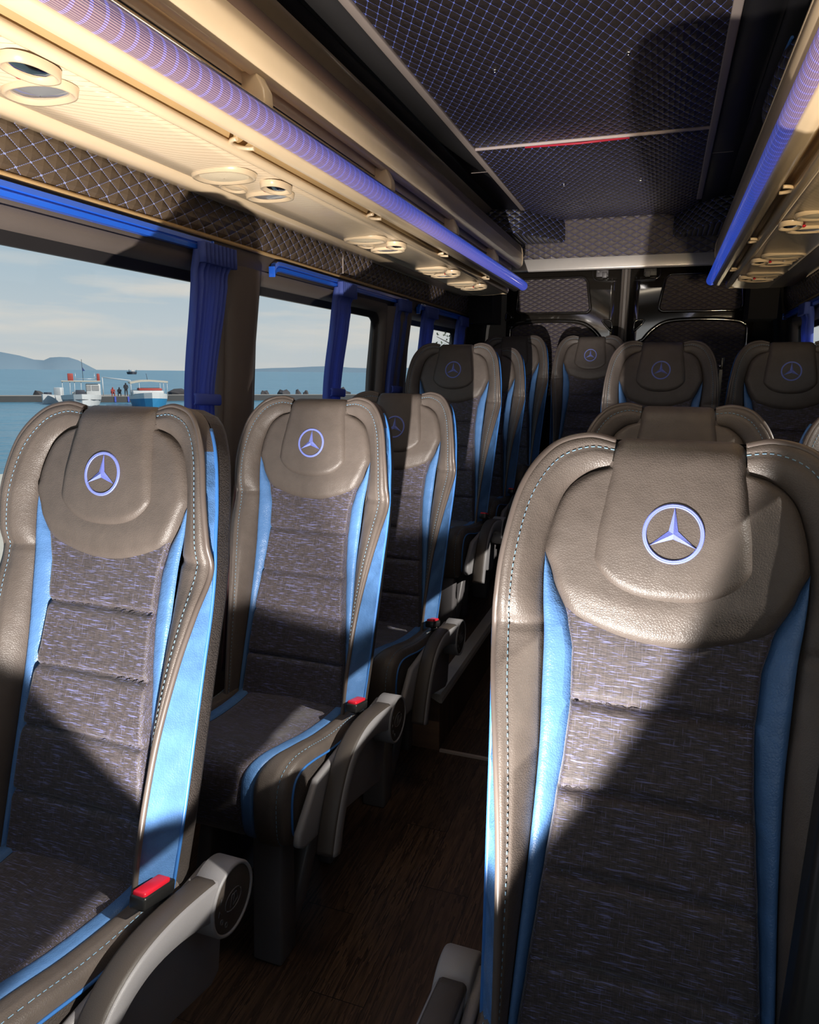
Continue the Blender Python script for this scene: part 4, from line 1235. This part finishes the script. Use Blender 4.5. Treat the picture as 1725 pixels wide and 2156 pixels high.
    def wb_(q_): return pw(q_, [0, .3, .55, 1], [.160, .145, .112, .108])
    def wf_(q_): return pw(q_, [0, .3, .55, 1], [.130, .112, .080, .076])
    def nrm(k):
        a = prof[max(k - 1, 0)]; b = prof[min(k + 1, len(prof) - 1)]
        ty, tz = b[0] - a[0], b[1] - a[1]; l_ = sqrt(ty * ty + tz * tz)
        return (tz / l_, -ty / l_) if True else None
    def CP(k, x, h):
        ny, nz = nrm(k)
        return (x, prof[k][0] + ny * h, prof[k][1] + nz * h)
    NK = len(prof)
    rows = []
    for k in range(NK):
        q_ = k / (NK - 1)
        row = []
        for j in range(17):
            u = j / 8 - 1
            wv = .0025 * sin(k * .9 + 3 * u) if q_ < .4 else 0
            row.append(CP(k, u * wf_(q_), .003 + .006 * rnd((1 - abs(u)) / .12) + wv * (1 - u * u)))
        rows.append(row)
    MB().grid(rows, 0, True).build('cushion_fabric', 'fabric', t)
    for s in (1, -1):
        rows = []
        for k in range(NK):
            q_ = k / (NK - 1); a, b = wf_(q_), wb_(q_)
            rows.append([CP(k, s * lerp(a, b, v), .004 + .006 * rnd(min(v, 1 - v) / .3)) for v in cosspace(7)])
        MB().grid(rows, 0, True).build('cushion_blue_strip', 'blue', t)
        rows = []; edge = []
        for k in range(NK):
            q_ = k / (NK - 1); a, b = wb_(q_), wo(q_)
            row = []
            for v in cosspace(13):
                w = b - a
                h = .004 + .013 * rnd(min(v * w / .016, 1)) - .030 * (1 - sqrt(max(0, 1 - max(0, (v - .45) / .55) ** 2.4)))
                h -= .004 * exp(-((v - .72) / .05) ** 2)
                row.append(CP(k, s * lerp(a, b, v), h))
            rows.append(row); edge.append(row[-1])
        MB().grid(rows, 0, True).build('cushion_bolster', 'leather', t)
        MB().tube([(p[0] + s * .001, p[1], p[2]) for p in edge], .0028, 6).build('cushion_piping', 'blue_piping', t)
        sm_ = MB()
        acc = 0
        for k in range(NK - 1):
            p, q2 = Vector(rows[k][8]), Vector(rows[k + 1][8])
            nseg = max(1, int((q2 - p).length / .009))
            for i in range(nseg):
                ny, nz = nrm(k)
                o_ = Vector((0, ny * .002, nz * .002))
                sm_.tube([p.lerp(q2, i / nseg) + o_, p.lerp(q2, (i + .6) / nseg) + o_], .0008, 4, 0, False)
        sm_.build('cushion_stitching', 'thread', t, recalc=False)
        # dark side panel under the piping
        rows = []
        for i in range(6):
            q_ = i / 5
            row = []
            for k in range(NK):
                e = edge[k]
                yb = min(-.14, max(-.52, e[1])) ; 
                row.append((e[0] - s * .006 + s * .010 * sin(pi * q_ * .5 + .2), lerp(e[1], yb, q_), lerp(e[2], min(e[2], .312), q_)))
            rows.append(row)
        MB().grid(rows, 0, True).build('cushion_side', 'leather_dark', t)
    MB().box((0, -.33, .305), (.34, .36, .03)).build('cushion_pan', 'black_plastic', t, bevel=.008)
    # ---------------- frame
    a = arm if arm else 1
    for s in ((a,) if True else ()):
        MB().prism([(-.545, 0), (-.475, 0), (-.470, .31), (-.530, .31)], 'X', s * .083, s * .158).build('front_leg', 'steel_grey', t, bevel=.008)
        MB().prism([(-.478, .015), (-.470, .075), (-.30, .315), (-.24, .315), (-.40, .075)], 'X', s * .092, s * .150).build('leg_strut', 'steel_grey', t, bevel=.008)
        MB().prism([(-.545, .31), (-.15, .31), (-.15, .34), (-.545, .34)], 'X', s * .075, s * .165).build('side_rail', 'steel_grey', t, bevel=.005)
        MB().prism([(-.20, 0), (-.12, 0), (-.10, .31), (-.22, .31)], 'X', s * .075, s * .115).build('rear_leg', 'steel_grey', t, bevel=.008)
    s = -a
    wleg = MB().prism([(-.50, .0), (-.10, .0), (-.12, .03), (-.20, .05), (-.24, .31), (-.36, .31), (-.42, .05), (-.49, .03)], 'X', s * .12, s * .16).build('wall_leg', 'steel_grey', t, bevel=.006)
    MB().box((s * .11, -.30, .008), (.09, .46, .016)).build('floor_rail', 'steel_grey', t, bevel=.003)
    for yy in (-.385, -.345, -.13):
        MB().tube([(s * .095, yy, .016), (s * .095, yy, .030)], .011, 6).tube([(s * .095, yy, .030), (s * .095, yy, .046)], .006, 8).build('bolt', 'chrome', t)
    if arm:
        s = arm
        # side cover
        cov = [(-.565, .362), (-.572, .335), (-.548, .318), (-.42, .298), (-.26, .262), (-.12, .226), (-.095, .236), (-.065, .42), (-.10, .462), (-.30, .452), (-.48, .440)]
        MB().prism(cov, 'X', s * .206, s * .224).build('side_cover', 'grey_plastic', t, bevel=.006)
        # armrest
        path = cr([(-.12, .418), (-.19, .444), (-.27, .462), (-.335, .462), (-.39, .440), (-.43, .395), (-.462, .335), (-.485, .272)], 40)
        def arm_sec(k, hh, up):
            a_ = path[max(k - 1, 0)]; b_ = path[min(k + 1, 39)]
            ty, tz = b_[0] - a_[0], b_[1] - a_[1]; l_ = sqrt(ty * ty + tz * tz); return (tz / l_ * hh * -1 * -1, -ty / l_ * hh)
        at = empty('armrest', (0, 0, 0)); at.parent = t
        rows = []; rows2 = []
        for k in range(40):
            q_ = k / 39
            h1 = lerp(.054, .020, rnd(q_ * 1.3)); h0 = lerp(.040, .014, rnd(q_ * 1.5))
            ny, nz = arm_sec(k, 1, 1)
            cy, cz = path[k]
            x0, x1 = s * .226, s * .272
            sec = [(x0, -h0), (x0, h1 - .006), (x0 + s * .004, h1), (x1 - s * .004, h1), (x1, h1 - .006), (x1, -h0 + .004), (x1 - s * .004, -h0)]
            rows.append([(x, cy + ny * h, cz + nz * h) for x, h in sec])
            sec2 = [(x0 - s * .0005, h1 - .004), (x0 + s * .001, h1 + .001), (x0 + s * .006, h1 + .004), (x1 - s * .010, h1 + .004), (x1 - s * .005, h1 + .001), (x1 - s * .0035, h1 - .003)]
            if q_ > .10: rows2.append([(x, cy + ny * h, cz + nz * h) for x, h in sec2])
        m_ = MB().grid(rows, 0, True, closeu=True)
        b0 = len(m_.v) - 7
        m_.f.append(tuple(range(b0, b0 + 7))); m_.mi.append(0); m_.sm.append(False)
        m_.build('arm_body', 'grey_plastic', at)
        m_ = MB().grid(rows2, 0, True, closeu=True)
        for b0 in (len(m_.v) - 6, 0):
            m_.f.append(tuple(range(b0, b0 + 6))); m_.mi.append(0); m_.sm.append(False)
        m_.build('arm_pad', 'dark_plastic', at)
        cy, cz, r = -.118, .416, .062
        def ringx(x, r_, n=40): return [(x, cy + r_ * cos(2 * pi * k / n), cz + r_ * sin(2 * pi * k / n)) for k in range(n)]
        MB().grid([ringx(s * .222, .02), ringx(s * .222, r - .004), ringx(s * .226, r), ringx(s * .272, r), ringx(s * .276, r - .002), ringx(s * .276, r - .006), ringx(s * .273, r - .007)], 0, True, closeu=True).build('pivot_hub', 'grey_plastic', at)
        disc = MB().grid([ringx(s * .2725, r - .006), ringx(s * .2745, r - .010), ringx(s * .2745, .002)], 0, True, closeu=True).build('pivot_cap', 'dark_plastic', at)
        # embossed mark on the cap: an oval with a slanted double stroke and small letters along the rim
        X_ = s * .2750
        mk = MB()
        def arc(ry, rz, a0, a1, th=.0011):
            mk.tube([(X_, cy + ry * cos(radians(lerp(a0, a1, k / 14))), cz + rz * sin(radians(lerp(a0, a1, k / 14)))) for k in range(15)], th, 5)
        arc(.024, .017, 35, 200); arc(.024, .017, 215, 380)
        mk.tube([(X_, cy - .010, cz - .010), (X_, cy - .003, cz + .010), (X_, cy + .010, cz + .008), (X_, cy + .012, cz - .006), (X_, cy - .002, cz - .010)], .0011, 5)
        mk.tube([(X_, cy - .002, cz - .008), (X_, cy + .004, cz + .008)], .0009, 5)
        for k, g in enumerate(('I', 'A', 'O', 'O')):
            a_ = radians(150 + 28 * k) if s > 0 else radians(30 - 28 * k)
            py, pz = cy + .040 * cos(a_), cz + .040 * sin(a_)
            if g == 'I': mk.tube([(X_, py - .002, pz - .004), (X_, py + .002, pz + .004)], .0009, 5)
            elif g == 'A': mk.tube([(X_, py - .004, pz - .004), (X_, py, pz + .004), (X_, py + .004, pz - .004)], .0009, 5)
            else: mk.tube([(X_, py + .0035 * cos(q * pi / 4), pz + .0045 * sin(q * pi / 4)) for q in range(8)], .0009, 5, closed=True)
        mk.build('embossed_mark', 'steel_grey', at)
        # belt buckle
        if arm > 0:
            bkl = MB().box((s * .208, -.235, .498), (.030, .075, .022), 0, Matrix.Rotation(radians(-14), 3, 'X')).build('buckle', 'black_plastic', t, bevel=.004)
            MB().box((s * .208, -.236, .5105), (.024, .062, .010), 0, Matrix.Rotation(radians(-14), 3, 'X')).build('release_button', 'red', bkl, bevel=.003)
            MB().tube([(s * .205, -.225, .49), (s * .20, -.18, .44), (s * .19, -.13, .36)], .010, 6).build('buckle_strap', 'black_plastic', t)
    if belt:
        s = -arm
        rows = []
        for k in range(20):
            z = lerp(.50, 1.06, k / 19)
            x = s * (ox_(z) + .014)
            rows.append([BP(x, z, .035 - .02 * k / 19), BP(x + s * .004, z, -.015 - .02 * k / 19)])
        MB().grid(rows, 0, True).build('seat_belt', 'maroon', t, solid=.002)
    return t

def place(proto, x, y, z, label, first=False, rz=0.0):
    o = proto if first else copy_tree(proto)
    o.location = (x, y, z); o.rotation_euler = (0, 0, rz)
    return tag(o, label, 'seat', 'bus passenger seats')

left = make_seat(1, True)
place(left, -.905, 1.030, .008, 'nearest left leather bus seat beside the big window, its blue side crumpled', True)
place(left, -.868, 1.745, 0, 'second left bus seat, whose whole cushion and front leg show, beside the padded pillar')
place(left, -.868, 2.375, 0, 'third left bus seat, just before the raised wood step')
place(left, -.900, 3.215, .200, 'fourth left bus seat, first one up on the wood step, under the small window')
place(left, -.915, 3.890, .205, 'fifth left bus seat, last single seat before the rear row')
right = make_seat(-1)
rr = place(right, .026, .996, -.013, 'nearest right leather bus seat with large star emblem filling the right foreground', True)
place(right, .038, 1.780, 0, 'right aisle bus seat directly behind the nearest right one, only its top showing')
place(right, -.012, 3.185, .205, 'right aisle bus seat up on the raised floor, third from the front')
bench = make_seat(0)
place(bench, .495, 1.045, 0, 'right window bus seat beside the nearest right one at the frame edge', True)
place(bench, .505, 1.82, 0, 'dark right window bus seat in the second row, half hidden')
place(bench, .468, 3.21, .205, 'right window bus seat up on the raised floor at the far right edge')
place(bench, -.895, 4.54, .300, 'leftmost seat of the rear bench row against the back doors')
place(bench, -.430, 4.60, .300, 'rear bench seat second from the left, at the end of the aisle')

# raised (stowed) armrest between the two nearest right seats
ra = MB()
pts = cr([(.49, .115), (.62, .112), (.76, .105), (.88, .095), (.955, .085)], 24)
rows = []
for k, (z, d) in enumerate(pts):
    q_ = k / 23; h = .030 * rnd((1 - q_) / .12 + .1)
    rows.append([BP(x, z, d + dd) for x, dd in ((.140 + .05 * q_, -h), (.140 + .05 * q_, h * .8), (.148 + .05 * q_, h), (.198 + .02 * q_, h), (.208 + .02 * q_, h * .8), (.208 + .02 * q_, -h))])
m_ = MB().grid(rows, 0, True, closeu=True)
m_.f.append(tuple(range(len(m_.v) - 6, len(m_.v)))); m_.mi.append(0); m_.sm.append(False)
m_.f.append(tuple(range(6))); m_.mi.append(0); m_.sm.append(False)
m_.build('raised_armrest', 'black_plastic', rr)
# seat-belt latch hanging between the two raised right seats
bl = tag(empty('belt_guide', (.222, 3.245, 1.36)), 'small black seat belt guide between the two raised right seats', 'belt guide')
MB().box((0, 0, 0), (.014, .03, .05)).build('guide_block', 'black_plastic', bl, bevel=.004)
MB().ball((-.008, -.014, -.012), (.006, .006, .006), 6).build('guide_pin', 'chrome', bl)
MB().box((0, .02, -.30), (.012, .004, .56)).build('strap', 'black_plastic', bl)
